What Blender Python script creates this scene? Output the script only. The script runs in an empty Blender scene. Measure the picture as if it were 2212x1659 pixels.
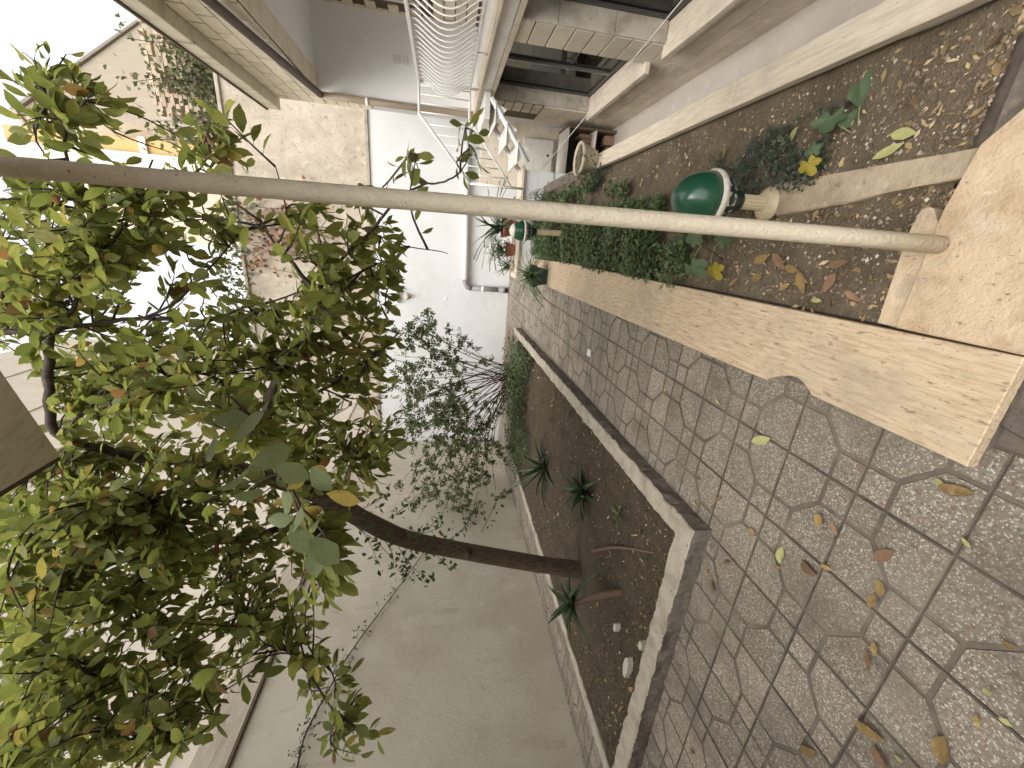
import bpy, bmesh, math, random
import numpy as np
from mathutils import Vector, Matrix, noise
random.seed(7)
S = bpy.context.scene
COL = S.collection
R = math.radians

# ------------------------------------------------------------------ camera
FPX, CAMZ = 850.0, 1.473            # focal length in pixels of a 2212 px wide picture, eye height
th, ps, ro = R(10.14), R(20.13), R(-0.8)
fw = Vector((-math.sin(ps)*math.cos(th), math.cos(ps)*math.cos(th), -math.sin(th)))
r0 = Vector((math.cos(ps), math.sin(ps), 0)); d0 = fw.cross(r0)
rt = r0*math.cos(ro) + d0*math.sin(ro); dn = d0*math.cos(ro) - r0*math.sin(ro)
CAM = Vector((0, 0, CAMZ))
cam = bpy.data.cameras.new('camera'); camo = bpy.data.objects.new('camera', cam); COL.objects.link(camo)
cam.sensor_fit = 'HORIZONTAL'; cam.sensor_width = 36; cam.lens = FPX/2212*36
cam.clip_start = 0.02; cam.clip_end = 400
camo.matrix_world = Matrix(((dn.x, rt.x, -fw.x, 0), (dn.y, rt.y, -fw.y, 0), (dn.z, rt.z, -fw.z, CAMZ), (0, 0, 0, 1)))
S.camera = camo

# ------------------------------------------------------------------ sky, sun, exposure
SUN_EL, SUN_AZ = R(58), R(195)       # azimuth measured from +y towards +x
w = bpy.data.worlds.new('World'); S.world = w; w.use_nodes = True
wn = w.node_tree.nodes; wl = w.node_tree.links
bg = wn['Background']; bg.inputs[1].default_value = 0.15
sky = wn.new('ShaderNodeTexSky'); sky.sky_type = 'NISHITA'; sky.sun_disc = False
sky.sun_elevation = SUN_EL; sky.sun_rotation = SUN_AZ; sky.dust_density = 4; sky.air_density = 1.0; sky.ozone_density = 1
hs = wn.new('ShaderNodeHueSaturation'); hs.inputs['Saturation'].default_value = 0.05
wl.new(sky.outputs[0], hs.inputs['Color']); wl.new(hs.outputs[0], bg.inputs[0])
sl = bpy.data.lights.new('sun', 'SUN'); sl.energy = 0.5; sl.angle = R(40); sl.color = (1, .93, .82)
so = bpy.data.objects.new('sun', sl); COL.objects.link(so)
sd = Vector((math.sin(SUN_AZ)*math.cos(SUN_EL), math.cos(SUN_AZ)*math.cos(SUN_EL), math.sin(SUN_EL)))
so.rotation_euler = sd.to_track_quat('Z', 'Y').to_euler()
S.view_settings.view_transform = 'Standard'; S.view_settings.look = 'None'
S.view_settings.exposure = 1.6; S.view_settings.gamma = 1
S.render.engine = 'CYCLES'

# ------------------------------------------------------------------ pixel helpers (2212 x 1659 picture)
def ray(X, Y): return fw*FPX + rt*(829.5-Y) + dn*(X-1106)
def onz(X, Y, z=0.0): d = ray(X, Y); return CAM + d*((z-CAMZ)/d.z)
def onx(X, Y, x): d = ray(X, Y); return CAM + d*(x/d.x)
def ony(X, Y, y): d = ray(X, Y); return CAM + d*(y/d.y)
def at(X, Y, d): return CAM + ray(X, Y)*(d/FPX)

# ------------------------------------------------------------------ materials
MATS = {}
def mat(name, base, layers=(), rough=0.85, bump=None, bump_s=0.3, spec=0.35, vary=0.0, metallic=0.0, transl=0.0, island=None, hue=0.0, coat=0.0):
    """layers: (kind, colour, scale, lo, hi, amount, (sx,sy,sz))"""
    m = bpy.data.materials.new(name); m.use_nodes = True
    nt = m.node_tree; n = nt.nodes; l = nt.links
    b = n['Principled BSDF']; out = n['Material Output']
    b.inputs['Roughness'].default_value = rough; b.inputs['Metallic'].default_value = metallic
    b.inputs['Specular IOR Level'].default_value = spec
    if coat: b.inputs['Coat Weight'].default_value = coat; b.inputs['Coat Roughness'].default_value = .12
    geo = n.new('ShaderNodeNewGeometry'); oi = n.new('ShaderNodeObjectInfo')
    def vec(sc):
        v = n.new('ShaderNodeVectorMath'); v.operation = 'MULTIPLY'; l.new(geo.outputs['Position'], v.inputs[0]); v.inputs[1].default_value = sc; return v.outputs[0]
    rgb = n.new('ShaderNodeRGB'); rgb.outputs[0].default_value = (*base, 1); col = rgb.outputs[0]
    if island:
        cr = n.new('ShaderNodeValToRGB'); cr.color_ramp.interpolation = 'LINEAR'
        els = cr.color_ramp.elements
        while len(els) < len(island): els.new(.5)
        for e, (p, c) in zip(els, island): e.position = p; e.color = (*c, 1)
        l.new(geo.outputs['Random Per Island'], cr.inputs[0]); col = cr.outputs[0]
    for kind, c, sc, lo, hi, amt, st in layers:
        if kind == 'n':
            t = n.new('ShaderNodeTexNoise'); t.inputs['Scale'].default_value = sc; t.inputs['Detail'].default_value = 6; t.inputs['Roughness'].default_value = .6
            l.new(vec(st), t.inputs['Vector']); f = t.outputs[0]
        elif kind == 'v':
            t = n.new('ShaderNodeTexVoronoi'); t.inputs['Scale'].default_value = sc; l.new(vec(st), t.inputs['Vector']); f = t.outputs['Distance']
        elif kind == 'c':   # random colour cells
            t = n.new('ShaderNodeTexVoronoi'); t.inputs['Scale'].default_value = sc; l.new(vec(st), t.inputs['Vector'])
            sp = n.new('ShaderNodeSeparateColor'); l.new(t.outputs['Color'], sp.inputs[0]); f = sp.outputs[0]
        elif kind == 'd':   # second channel of the random cells
            t = n.new('ShaderNodeTexVoronoi'); t.inputs['Scale'].default_value = sc; l.new(vec(st), t.inputs['Vector'])
            sp = n.new('ShaderNodeSeparateColor'); l.new(t.outputs['Color'], sp.inputs[0]); f = sp.outputs[1]
        elif kind == 'o':   # per object
            f = oi.outputs['Random']
        mr = n.new('ShaderNodeMapRange'); mr.inputs[1].default_value = lo; mr.inputs[2].default_value = hi; mr.inputs[3].default_value = 0; mr.inputs[4].default_value = amt
        mr.clamp = True
        l.new(f, mr.inputs[0])
        mx = n.new('ShaderNodeMix'); mx.data_type = 'RGBA'; l.new(mr.outputs[0], mx.inputs[0]); l.new(col, mx.inputs[6]); mx.inputs[7].default_value = (*c, 1); col = mx.outputs[2]
    if vary or hue:
        h = n.new('ShaderNodeHueSaturation'); l.new(col, h.inputs['Color'])
        if vary:
            mr = n.new('ShaderNodeMapRange'); mr.inputs[3].default_value = 1-vary; mr.inputs[4].default_value = 1+vary; l.new(oi.outputs['Random'], mr.inputs[0]); l.new(mr.outputs[0], h.inputs['Value'])
        col = h.outputs[0]
    l.new(col, b.inputs['Base Color'])
    if bump:
        prev = None
        for sc, strength, st in bump:
            t = n.new('ShaderNodeTexNoise'); t.inputs['Scale'].default_value = sc; t.inputs['Detail'].default_value = 5; l.new(vec(st), t.inputs['Vector'])
            bp = n.new('ShaderNodeBump'); bp.inputs['Strength'].default_value = strength; bp.inputs['Distance'].default_value = 0.01; l.new(t.outputs[0], bp.inputs['Height'])
            if prev: l.new(prev, bp.inputs['Normal'])
            prev = bp.outputs[0]
        l.new(prev, b.inputs['Normal'])
    if transl:
        tr = n.new('ShaderNodeBsdfTranslucent')
        h2 = n.new('ShaderNodeHueSaturation'); h2.inputs['Saturation'].default_value = 1.08; h2.inputs['Value'].default_value = 1.45; l.new(col, h2.inputs['Color'])
        l.new(h2.outputs[0], tr.inputs[0])
        ms = n.new('ShaderNodeMixShader'); ms.inputs[0].default_value = transl; l.new(b.outputs[0], ms.inputs[1]); l.new(tr.outputs[0], ms.inputs[2]); l.new(ms.outputs[0], out.inputs[0])
    MATS[name] = m
    return m
O = (1, 1, 1)
mat('terrazzo', (.205, .174, .132), [
    ('o', (.24, .193, .15), 1, .6, .95, .8, O),
    ('c', (.10, .087, .073), 135, .80, .82, .55, O), ('d', (.36, .325, .27), 140, .75, .78, .5, O),
    ('c', (.20, .092, .06), 95, .95, .96, .55, O), ('d', (.55, .52, .45), 230, .885, .905, .8, O),
    ('n', (.13, .109, .083), 3.4, .46, .68, .75, O), ('n', (.28, .245, .195), 2.3, .52, .72, .55, O), ('n', (.08, .066, .052), 9, .63, .75, .65, O)], rough=.75, bump=[(60, .18, O), (9, .15, O)], vary=.13)
mat('tile_groove', (.125, .104, .081), [('n', (.2, .17, .132), 5, .42, .66, .9, O), ('n', (.07, .057, .045), 7, .56, .72, .8, O), ('n', (.25, .218, .172), 2.3, .52, .72, .5, O)], rough=.95, bump=[(90, .4, O)])
mat('sand_bed', (.15, .12, .095), [('n', (.24, .2, .16), 20, .4, .7, .8, O)], rough=.95)
TV = (6, .55, 6)
mat('travertine', (.56, .44, .30), [
    ('n', (.43, .315, .195), 15, .44, .62, .85, (6, .7, 6)), ('n', (.66, .54, .39), 10, .55, .68, .7, (7, .5, 7)),
    ('n', (.22, .155, .10), 17, .60, .66, .8, (5, 1.0, 5)), ('n', (.11, .08, .055), 27, .645, .675, .9, (5, 1.3, 5)), ('n', (.12, .085, .06), 55, .66, .69, .8, (2.5, 1, 2.5)), ('n', (.33, .28, .21), 2.6, .50, .70, .6, O),
    ('n', (.36, .30, .20), 7, .60, .70, .5, O), ('n', (.70, .66, .59), 6, .70, .74, .7, O)], rough=.7, bump=[(16, .5, (5, 1, 5)), (120, .2, O)])
TX = (.6, 5, 6)
mat('travertine_cross', (.55, .425, .29), [
    ('n', (.41, .295, .18), 9, .42, .64, .85, O), ('n', (.66, .535, .385), 12, .52, .70, .7, O), ('n', (.47, .41, .32), 3, .5, .66, .6, O),
    ('n', (.30, .25, .19), 5, .56, .70, .75, O), ('n', (.16, .12, .085), 38, .64, .69, .8, (1.5, 1, 1)), ('n', (.12, .09, .065), 75, .66, .70, .7, O), ('n', (.72, .68, .61), 8, .69, .73, .8, O)], rough=.75, bump=[(30, .5, O), (120, .25, O)])
mat('travertine_pale', (.66, .575, .46), [
    ('n', (.52, .44, .34), 13, .42, .64, .85, (6, .5, 6)), ('n', (.74, .66, .55), 10, .55, .70, .6, (7, .4, 7)), ('n', (.25, .2, .15), 26, .65, .69, .7, (5, 1, 5)), ('n', (.42, .365, .30), 2.6, .52, .70, .6, O)], rough=.75, bump=[(16, .3, (4, .8, 4))])
mat('old_stone', (.42, .34, .24), [('n', (.26, .20, .14), 9, .45, .68, .8, O), ('n', (.55, .46, .35), 16, .58, .72, .7, O), ('n', (.16, .12, .085), 30, .62, .7, .7, O)], rough=.92, bump=[(35, .5, O), (140, .3, O)])
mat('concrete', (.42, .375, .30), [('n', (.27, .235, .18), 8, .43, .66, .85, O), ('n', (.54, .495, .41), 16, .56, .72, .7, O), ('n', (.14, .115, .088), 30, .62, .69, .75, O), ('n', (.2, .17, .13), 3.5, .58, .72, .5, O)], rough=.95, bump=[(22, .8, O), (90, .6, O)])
mat('concrete_shade', (.175, .148, .12), [('n', (.09, .073, .057), 6, .42, .66, .9, (1, 1, 2)), ('n', (.27, .24, .2), 14, .58, .72, .6, O), ('n', (.09, .075, .06), 22, .62, .70, .7, O)], rough=.95, bump=[(22, .7, O), (80, .5, O)])  # darker copy of the concrete, shade of the sides put into the colour
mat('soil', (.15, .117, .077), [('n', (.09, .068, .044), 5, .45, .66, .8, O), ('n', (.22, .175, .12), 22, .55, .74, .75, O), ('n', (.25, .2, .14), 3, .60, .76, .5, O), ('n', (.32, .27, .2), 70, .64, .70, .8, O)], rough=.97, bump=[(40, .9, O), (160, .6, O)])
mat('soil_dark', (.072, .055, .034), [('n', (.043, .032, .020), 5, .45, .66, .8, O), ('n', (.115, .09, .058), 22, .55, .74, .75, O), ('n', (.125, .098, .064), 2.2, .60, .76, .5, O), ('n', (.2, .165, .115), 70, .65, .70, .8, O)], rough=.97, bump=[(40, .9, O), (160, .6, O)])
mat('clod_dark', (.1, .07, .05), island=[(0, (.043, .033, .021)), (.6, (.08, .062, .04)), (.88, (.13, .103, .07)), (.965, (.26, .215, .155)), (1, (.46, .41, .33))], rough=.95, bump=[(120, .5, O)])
mat('clod', (.15, .1, .065), island=[(0, (.11, .08, .055)), (.5, (.2, .15, .105)), (.78, (.29, .225, .165)), (.92, (.44, .37, .29)), (1, (.62, .56, .47))], rough=.95, bump=[(120, .5, O)])
mat('litter', (.3, .2, .1), island=[(0, (.10, .065, .035)), (.35, (.20, .135, .07)), (.7, (.34, .24, .12)), (.9, (.50, .38, .20)), (1, (.62, .52, .34))], rough=.85, transl=.15)
mat('plaster_left', (.57, .52, .425), [('n', (.455, .40, .31), .9, .42, .64, .75, O), ('n', (.63, .585, .495), 2.6, .5, .7, .6, O), ('n', (.40, .345, .26), 2.6, .58, .74, .7, (1, 2.2, .45)),
    ('n', (.36, .30, .22), 8, .66, .72, .55, (1, 1, .6)), ('n', (.42, .37, .29), 26, .64, .74, .45, O), ('n', (.68, .645, .57), 5, .68, .74, .5, O), ('n', (.33, .27, .185), 3.1, .68, .72, .5, (1, 1, 3))], rough=.9, bump=[(5, .35, O), (22, .3, O), (70, .3, O)])
mat('plaster_white', (.66, .655, .645), [('n', (.58, .57, .55), 1.3, .45, .68, .6, O), ('n', (.70, .695, .69), 5, .5, .7, .5, O), ('n', (.46, .435, .395), 2.3, .66, .78, .5, (1, 1, 2.4)), ('n', (.52, .495, .46), 20, .66, .76, .4, (2, 2, .3))], rough=.9, bump=[(12, .2, O), (70, .2, O)])
mat('paint_white', (.78, .765, .74), [('n', (.62, .585, .53), 9, .55, .72, .6, O), ('n', (.36, .29, .22), 18, .70, .76, .7, O)], rough=.55)
mat('terrace_white', (.68, .655, .62), [('n', (.52, .49, .44), 5, .48, .7, .7, O), ('n', (.30, .25, .2), 12, .64, .74, .7, O), ('n', (.42, .37, .31), 24, .64, .72, .5, O)], rough=.85, bump=[(30, .2, O)])
mat('terrace_plaster', (.84, .83, .81), [('n', (.76, .745, .72), 1.6, .45, .68, .6, O), ('n', (.62, .59, .54), 5, .66, .76, .5, (1, 1, .4))], rough=.9, bump=[(40, .15, O)])
mat('soffit', (.86, .86, .86), [('n', (.78, .775, .77), 2, .45, .7, .6, O)], rough=.9)
mat('neighbour_render', (.46, .40, .32), [('n', (.34, .29, .225), 1.6, .42, .66, .8, O), ('n', (.56, .50, .41), 6, .52, .7, .7, O), ('n', (.22, .185, .145), 18, .58, .68, .75, O), ('n', (.27, .23, .18), 4, .62, .72, .5, (1, 1, .25))], rough=.95, bump=[(30, .7, O), (110, .5, O)])
mat('far_plaster', (.56, .475, .36), [('n', (.54, .45, .34), .4, .42, .68, .7, O), ('n', (.68, .60, .48), 1.1, .5, .7, .5, (1, 1, .4))], rough=.95)
mat('cream_facade', (.74, .665, .555), [('n', (.65, .57, .455), .7, .45, .66, .7, (1, 1, .3)), ('n', (.78, .72, .62), 2.0, .5, .7, .6, (2, 2, .2)), ('n', (.57, .49, .385), 5, .62, .74, .5, (1, 1, .12))], rough=.9, bump=[(8, .2, (1, 1, .2))])
mat('old_coping', (.50, .435, .345), [('n', (.36, .30, .225), 4, .42, .66, .8, (1, .5, 3)), ('n', (.60, .54, .45), 9, .55, .7, .6, (1, .5, 3)), ('n', (.2, .16, .115), 6, .64, .74, .7, (1, 2, .5))], rough=.95, bump=[(20, .4, (1, .4, 3))])
mat('ochre', (.52, .36, .16), [('n', (.52, .33, .10), 1.5, .45, .68, .6, O)], rough=.8)
mat('facing_stone', (.60, .54, .43), [('n', (.46, .40, .31), 6, .45, .68, .7, O), ('n', (.68, .62, .51), 12, .55, .7, .6, O), ('n', (.30, .245, .18), 9, .64, .71, .7, O)], rough=.75, vary=.10, bump=[(40, .25, O)])
mat('grey_marble', (.46, .42, .35), [('n', (.30, .265, .215), 5, .45, .62, .9, (1, 1, .7)), ('n', (.58, .54, .46), 8, .56, .7, .6, O), ('n', (.2, .17, .14), 13, .62, .68, .7, O)], rough=.6, vary=.08)
mat('basement_wall', (.66, .585, .47), [('n', (.50, .43, .335), 3, .42, .66, .8, (1, 1, 2.5)), ('n', (.72, .65, .54), 10, .55, .7, .6, O), ('n', (.33, .27, .2), 7, .64, .74, .6, O)], rough=.88, vary=.06, bump=[(50, .2, O)])
mat('wall_tile', (.80, .735, .59), [('n', (.60, .53, .41), 7, .48, .68, .7, O), ('n', (.80, .76, .66), 11, .55, .72, .5, O), ('n', (.40, .29, .17), 5, .70, .78, .7, O)], rough=.45, vary=.10)
mat('tile_grout', (.12, .095, .075), rough=.95)
mat('cornice', (.62, .58, .46), [('n', (.40, .35, .26), 6, .5, .7, .7, (1, 1, .25)), ('n', (.16, .125, .09), 9, .6, .7, .8, (1, 1, .2))], rough=.9)
mat('dark_stain_shade', (.11, .085, .062), [('n', (.2, .16, .12), 9, .5, .7, .7, O)], rough=.95)  # dark stain; on the canopy edge it stands for shade
mat('pipe_brown', (.085, .062, .045), [('n', (.06, .043, .032), 6, .5, .7, .7, O)], rough=.55)
mat('pipe_beige', (.55, .47, .37), [('n', (.38, .29, .2), 5, .48, .68, .8, (1, 1, .4))], rough=.6)
mat('pvc_white', (.74, .73, .71), [('n', (.6, .575, .53), 6, .55, .7, .5, O)], rough=.4)
mat('pvc_grey', (.26, .25, .245), [('n', (.36, .34, .32), 8, .55, .7, .5, O)], rough=.45)
mat('black_hole', (.012, .011, .01), rough=.9)
mat('post_paint', (.60, .53, .41), [('n', (.50, .43, .32), 16, .48, .68, .6, O), ('n', (.66, .59, .47), 40, .55, .7, .5, O), ('n', (.15, .105, .07), 48, .675, .70, .85, O)], rough=.55, spec=.4, bump=[(70, .45, O), (180, .2, O)])
mat('canopy_board', (.74, .67, .54), [('n', (.56, .49, .38), 9, .48, .68, .7, (6, 1, 1)), ('n', (.25, .20, .15), 20, .62, .71, .7, (3, 1, 1))], rough=.85, bump=[(40, .3, (5, 1, 1))])
mat('lamp_green', (.012, .072, .036), [('n', (.02, .09, .048), 20, .5, .7, .5, O)], rough=.28, spec=.5, coat=.3)
mat('lamp_dark', (.010, .030, .024), [('n', (.02, .05, .04), 20, .5, .7, .5, O)], rough=.35, spec=.5)
mat('lamp_white', (.62, .58, .50), [('n', (.40, .33, .25), 22, .52, .68, .8, O), ('n', (.2, .15, .1), 45, .66, .72, .7, O)], rough=.6)
mat('lamp_cream', (.52, .43, .29), [('n', (.38, .29, .18), 15, .5, .68, .7, O)], rough=.6)
mat('pot_stone', (.52, .45, .34), [('n', (.36, .30, .215), 18, .48, .68, .8, O), ('n', (.2, .15, .10), 40, .63, .7, .6, O)], rough=.85, bump=[(60, .4, O)])
mat('terracotta', (.34, .145, .085), [('n', (.24, .10, .06), 14, .48, .7, .7, O)], rough=.85)
mat('pot_green', (.018, .042, .036), [('n', (.03, .06, .052), 20, .5, .7, .6, O)], rough=.42, spec=.45)
mat('bark', (.115, .083, .056), [('n', (.055, .038, .026), 9, .45, .64, .85, (6, 6, .8)), ('n', (.20, .155, .11), 14, .58, .72, .6, (5, 5, .9))], rough=.95, bump=[(9, 1.0, (6, 6, .7)), (60, .5, O)])
mat('twig', (.055, .04, .03), [('n', (.15, .12, .09), 14, .52, .7, .7, O)], rough=.9, bump=[(60, .4, O)])
mat('twig_red', (.075, .04, .028), [('n', (.12, .08, .05), 14, .52, .7, .7, O)], rough=.85)
LV = [('n', (.07, .085, .02), 26, .52, .72, .5, O), ('n', (.20, .11, .028), 34, .675, .73, .55, O)]
mat('leaf_tree', (.1, .13, .03), LV, island=[(0, (.115, .135, .04)), (.35, (.165, .185, .052)), (.7, (.215, .228, .064)), (.9, (.265, .262, .078)), (.965, (.31, .245, .075)), (.982, (.2, .115, .05)), (1, (.13, .075, .036))], rough=.6, spec=.25, transl=.5, bump=[(110, .35, O)])
mat('leaf_pale', (.2, .25, .13), [('n', (.13, .165, .07), 30, .5, .7, .5, O)], island=[(0, (.15, .185, .08)), (.6, (.19, .225, .105)), (1, (.23, .25, .125))], rough=.6, transl=.3, bump=[(110, .3, O)])
mat('leaf_yellow', (.33, .24, .045), [('n', (.25, .16, .03), 20, .48, .7, .7, O), ('n', (.2, .22, .05), 12, .6, .72, .6, O), ('n', (.14, .075, .025), 40, .66, .72, .7, O)], rough=.6, transl=.35, bump=[(90, .5, O)])
mat('leaf_shrub', (.03, .055, .015), island=[(0, (.042, .066, .022)), (.6, (.075, .105, .034)), (.93, (.125, .15, .052)), (1, (.19, .10, .05))], rough=.5, transl=.35)
mat('leaf_ground', (.05, .08, .03), island=[(0, (.04, .072, .024)), (.5, (.072, .112, .04)), (.85, (.11, .15, .06)), (.97, (.16, .18, .085)), (1, (.2, .14, .06))], rough=.45, transl=.25)
mat('leaf_ground_grey', (.06, .075, .05), island=[(0, (.035, .05, .032)), (.6, (.065, .085, .058)), (1, (.11, .13, .09))], rough=.6, transl=.2)
mat('leaf_aloe', (.048, .078, .034), [('n', (.028, .048, .02), 9, .45, .7, .7, O), ('n', (.13, .12, .05), 14, .68, .76, .6, O)], rough=.42, vary=.18)
mat('leaf_strap', (.06, .10, .03), island=[(0, (.03, .06, .018)), (.6, (.065, .11, .03)), (.9, (.10, .145, .05)), (1, (.22, .19, .08))], rough=.42, transl=.2)
mat('leaf_fig', (.10, .145, .072), [('n', (.075, .11, .052), 24, .45, .7, .6, O), ('n', (.15, .185, .10), 60, .6, .72, .4, O)], rough=.6, transl=.22, bump=[(90, .4, O)])
mat('leaf_fig_yellow', (.34, .27, .035), [('n', (.27, .19, .025), 20, .48, .7, .7, O), ('n', (.2, .24, .05), 12, .62, .74, .6, O)], rough=.6, transl=.25, bump=[(90, .4, O)])
mat('leaf_dry', (.30, .205, .08), [('n', (.19, .118, .045), 26, .46, .7, .8, O), ('n', (.42, .31, .14), 40, .55, .7, .6, O)], rough=.75, transl=.1, vary=.3, bump=[(90, .6, O)])
mat('leaf_lime', (.38, .385, .16), [('n', (.31, .29, .10), 26, .5, .7, .6, O)], rough=.65, transl=.12, bump=[(90, .5, O)])
mat('leaf_brown', (.22, .13, .075), [('n', (.14, .08, .045), 26, .46, .7, .8, O)], rough=.75, vary=.25, transl=.1)
mat('creeper_red', (.3, .12, .06), island=[(0, (.16, .06, .035)), (.5, (.25, .115, .065)), (.8, (.3, .18, .10)), (1, (.16, .16, .055))], rough=.75, transl=.25)
mat('creeper_green', (.1, .13, .05), island=[(0, (.075, .095, .045)), (.6, (.13, .15, .07)), (.85, (.18, .175, .09)), (1, (.24, .13, .07))], rough=.7, transl=.3)
mat('glass_dark', (.010, .010, .009), rough=.05, spec=.28)
mat('alu', (.30, .29, .275), rough=.4, metallic=.6)
mat('frame_dark', (.085, .08, .075), rough=.5)
mat('interior', (.05, .045, .04), rough=.95)
mat('shelf_white', (.62, .59, .53), [('n', (.45, .41, .36), 9, .5, .7, .6, O)], rough=.8)
mat('brick_old', (.26, .17, .12), [('n', (.16, .105, .075), 14, .48, .7, .7, O)], rough=.95, vary=.2)
mat('lattice_brick', (.50, .40, .30), [('n', (.38, .29, .21), 8, .45, .7, .7, O)], rough=.95, vary=.12)
mat('light_well_floor', (.50, .445, .39), [('n', (.40, .35, .305), 2.5, .45, .68, .7, (1, .5, 1)), ('n', (.58, .525, .465), 7, .55, .7, .5, O), ('n', (.3, .25, .2), 12, .66, .74, .5, O), ('n', (.66, .61, .55), 4, .66, .70, .6, (2, .4, 1))], rough=.5)
mat('rope', (.62, .60, .56), rough=.8)
mat('plastic_white', (.72, .70, .66), rough=.4)
mat('hose', (.42, .15, .05), rough=.6)
mat('white_stone', (.46, .42, .35), [('n', (.3, .265, .21), 20, .5, .7, .6, O)], rough=.8)
mat('stem_wood', (.13, .088, .058), [('n', (.11, .075, .05), 16, .46, .66, .8, (1, 1, 4))], rough=.9)
mat('fig_stem', (.10, .068, .05), rough=.8)
mat('petiole', (.26, .28, .10), rough=.6)

# ------------------------------------------------------------------ object helpers
def tag(o, label=None, cat=None, group=None, kind=None):
    if label: o['label'] = label
    if cat: o['category'] = cat
    if group: o['group'] = group
    if kind: o['kind'] = kind
    return o
def empty(name, loc=(0, 0, 0), label=None, cat=None, group=None):
    o = bpy.data.objects.new(name, None); COL.objects.link(o); o.location = loc; o.empty_display_size = .1
    bpy.context.view_layer.update()
    return tag(o, label, cat, group)
def link(name, me, parent=None, loc=None):
    o = bpy.data.objects.new(name, me); COL.objects.link(o)
    if parent is not None:
        o.parent = parent; o.matrix_parent_inverse = PINV(parent)
    if loc is not None: o.location = loc
    return o
def WM(o):
    m = o.matrix_basis.copy() if o.type != 'EMPTY' else Matrix.Translation(o.location)
    return m if o.parent is None else WM(o.parent) @ o.matrix_parent_inverse @ m
def PINV(p): return WM(p).inverted()
class MB:
    """collects geometry in world coordinates, builds ONE mesh"""
    def __init__(s): s.v = []; s.f = []; s.mi = []; s.sm = []
    def add(s, vs, fs, mi=0, smooth=False):
        o = len(s.v); s.v += [tuple(v) for v in vs]
        for f in fs: s.f.append(tuple(i+o for i in f)); s.mi.append(mi); s.sm.append(smooth)
        return s
    def box(s, x0, x1, y0, y1, z0, z1, mi=0, bev=0.0):
        if bev:
            b = bev
            vs = []; idx = {}
            bm = bmesh.new(); bmesh.ops.create_cube(bm, size=1)
            for v in bm.verts: v.co = Vector(((x0+x1)/2+v.co.x*(x1-x0), (y0+y1)/2+v.co.y*(y1-y0), (z0+z1)/2+v.co.z*(z1-z0)))
            bmesh.ops.bevel(bm, geom=bm.edges[:], offset=b, segments=1, affect='EDGES')
            bm.verts.ensure_lookup_table()
            s.add([v.co.copy() for v in bm.verts], [[v.index for v in f.verts] for f in bm.faces], mi); bm.free(); return s
        vs = [(x0, y0, z0), (x1, y0, z0), (x1, y1, z0), (x0, y1, z0), (x0, y0, z1), (x1, y0, z1), (x1, y1, z1), (x0, y1, z1)]
        return s.add(vs, [(0, 3, 2, 1), (4, 5, 6, 7), (0, 1, 5, 4), (1, 2, 6, 5), (2, 3, 7, 6), (3, 0, 4, 7)], mi)
    def prism(s, poly, z0, z1, mi=0, mside=None, taper=0.0):
        n = len(poly); P = [Vector((p[0], p[1])) for p in poly]
        a = sum(P[i].x*P[(i+1) % n].y-P[(i+1) % n].x*P[i].y for i in range(n))
        if a < 0: P = P[::-1]
        Q = P
        if taper:
            Q = []
            for i in range(n):
                e1 = (P[i]-P[i-1]).normalized(); e2 = (P[(i+1) % n]-P[i]).normalized()
                n1 = Vector((-e1.y, e1.x)); n2 = Vector((-e2.y, e2.x)); m = (n1+n2); k = max(.3, m.length_squared/2)
                Q.append(P[i]+m*(taper/k/ (1)))
        vs = [(p.x, p.y, z0) for p in P]+[(q.x, q.y, z1) for q in Q]
        o = len(s.v)
        s.add(vs, [tuple(range(n, 2*n))], mi)
        for i in range(n):
            j = (i+1) % n
            s.f.append((o+i, o+j, o+n+j, o+n+i)); s.mi.append(mi if mside is None else mside); s.sm.append(False)
        s.f.append(tuple(o+i for i in range(n-1, -1, -1))); s.mi.append(mi); s.sm.append(False)
        return s
    def tube(s, pts, rad, n=8, mi=0, cap=True, smooth=True):
        pts = [Vector(p) for p in pts]; m = len(pts)
        rad = [rad]*m if not hasattr(rad, '__len__') else list(rad)
        o = len(s.v); up = None; vs = []
        for i, p in enumerate(pts):
            t = (pts[min(i+1, m-1)]-pts[max(i-1, 0)]);  t = t.normalized() if t.length > 1e-9 else Vector((0, 0, 1))
            if up is None: up = Vector((0, 0, 1)) if abs(t.z) < .9 else Vector((1, 0, 0))
            a = t.cross(up); a = a.normalized() if a.length > 1e-6 else t.orthogonal().normalized()
            b = a.cross(t).normalized(); up = b
            for k in range(n):
                g = 2*math.pi*k/n; vs.append(p+(a*math.cos(g)+b*math.sin(g))*rad[i])
        fs = []
        for i in range(m-1):
            for k in range(n):
                k2 = (k+1) % n; fs.append((i*n+k, i*n+k2, (i+1)*n+k2, (i+1)*n+k))
        s.add(vs, fs, mi, smooth)
        if cap:
            s.f.append(tuple(o+k for k in range(n-1, -1, -1))); s.mi.append(mi); s.sm.append(False)
            s.f.append(tuple(o+(m-1)*n+k for k in range(n))); s.mi.append(mi); s.sm.append(False)
        return s
    def lathe(s, c, prof, n=24, mi=0, smooth=True, flute=0.0, axis=None):
        """prof: (r,z) list from bottom to top around vertical axis at c; axis tilts"""
        c = Vector(c); q = axis.to_track_quat('Z', 'Y').to_matrix() if axis is not None else Matrix.Identity(3)
        vs = []; m = len(prof)
        for r, z in prof:
            for k in range(n):
                g = 2*math.pi*k/n; rr = r*(1-flute*(k % 2))
                vs.append(c+q@Vector((rr*math.cos(g), rr*math.sin(g), z)))
        fs = [(i*n+k, i*n+(k+1) % n, (i+1)*n+(k+1) % n, (i+1)*n+k) for i in range(m-1) for k in range(n)]
        o = len(s.v); s.add(vs, fs, mi, smooth)
        s.f.append(tuple(o+k for k in range(n-1, -1, -1))); s.mi.append(mi); s.sm.append(False)
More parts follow.
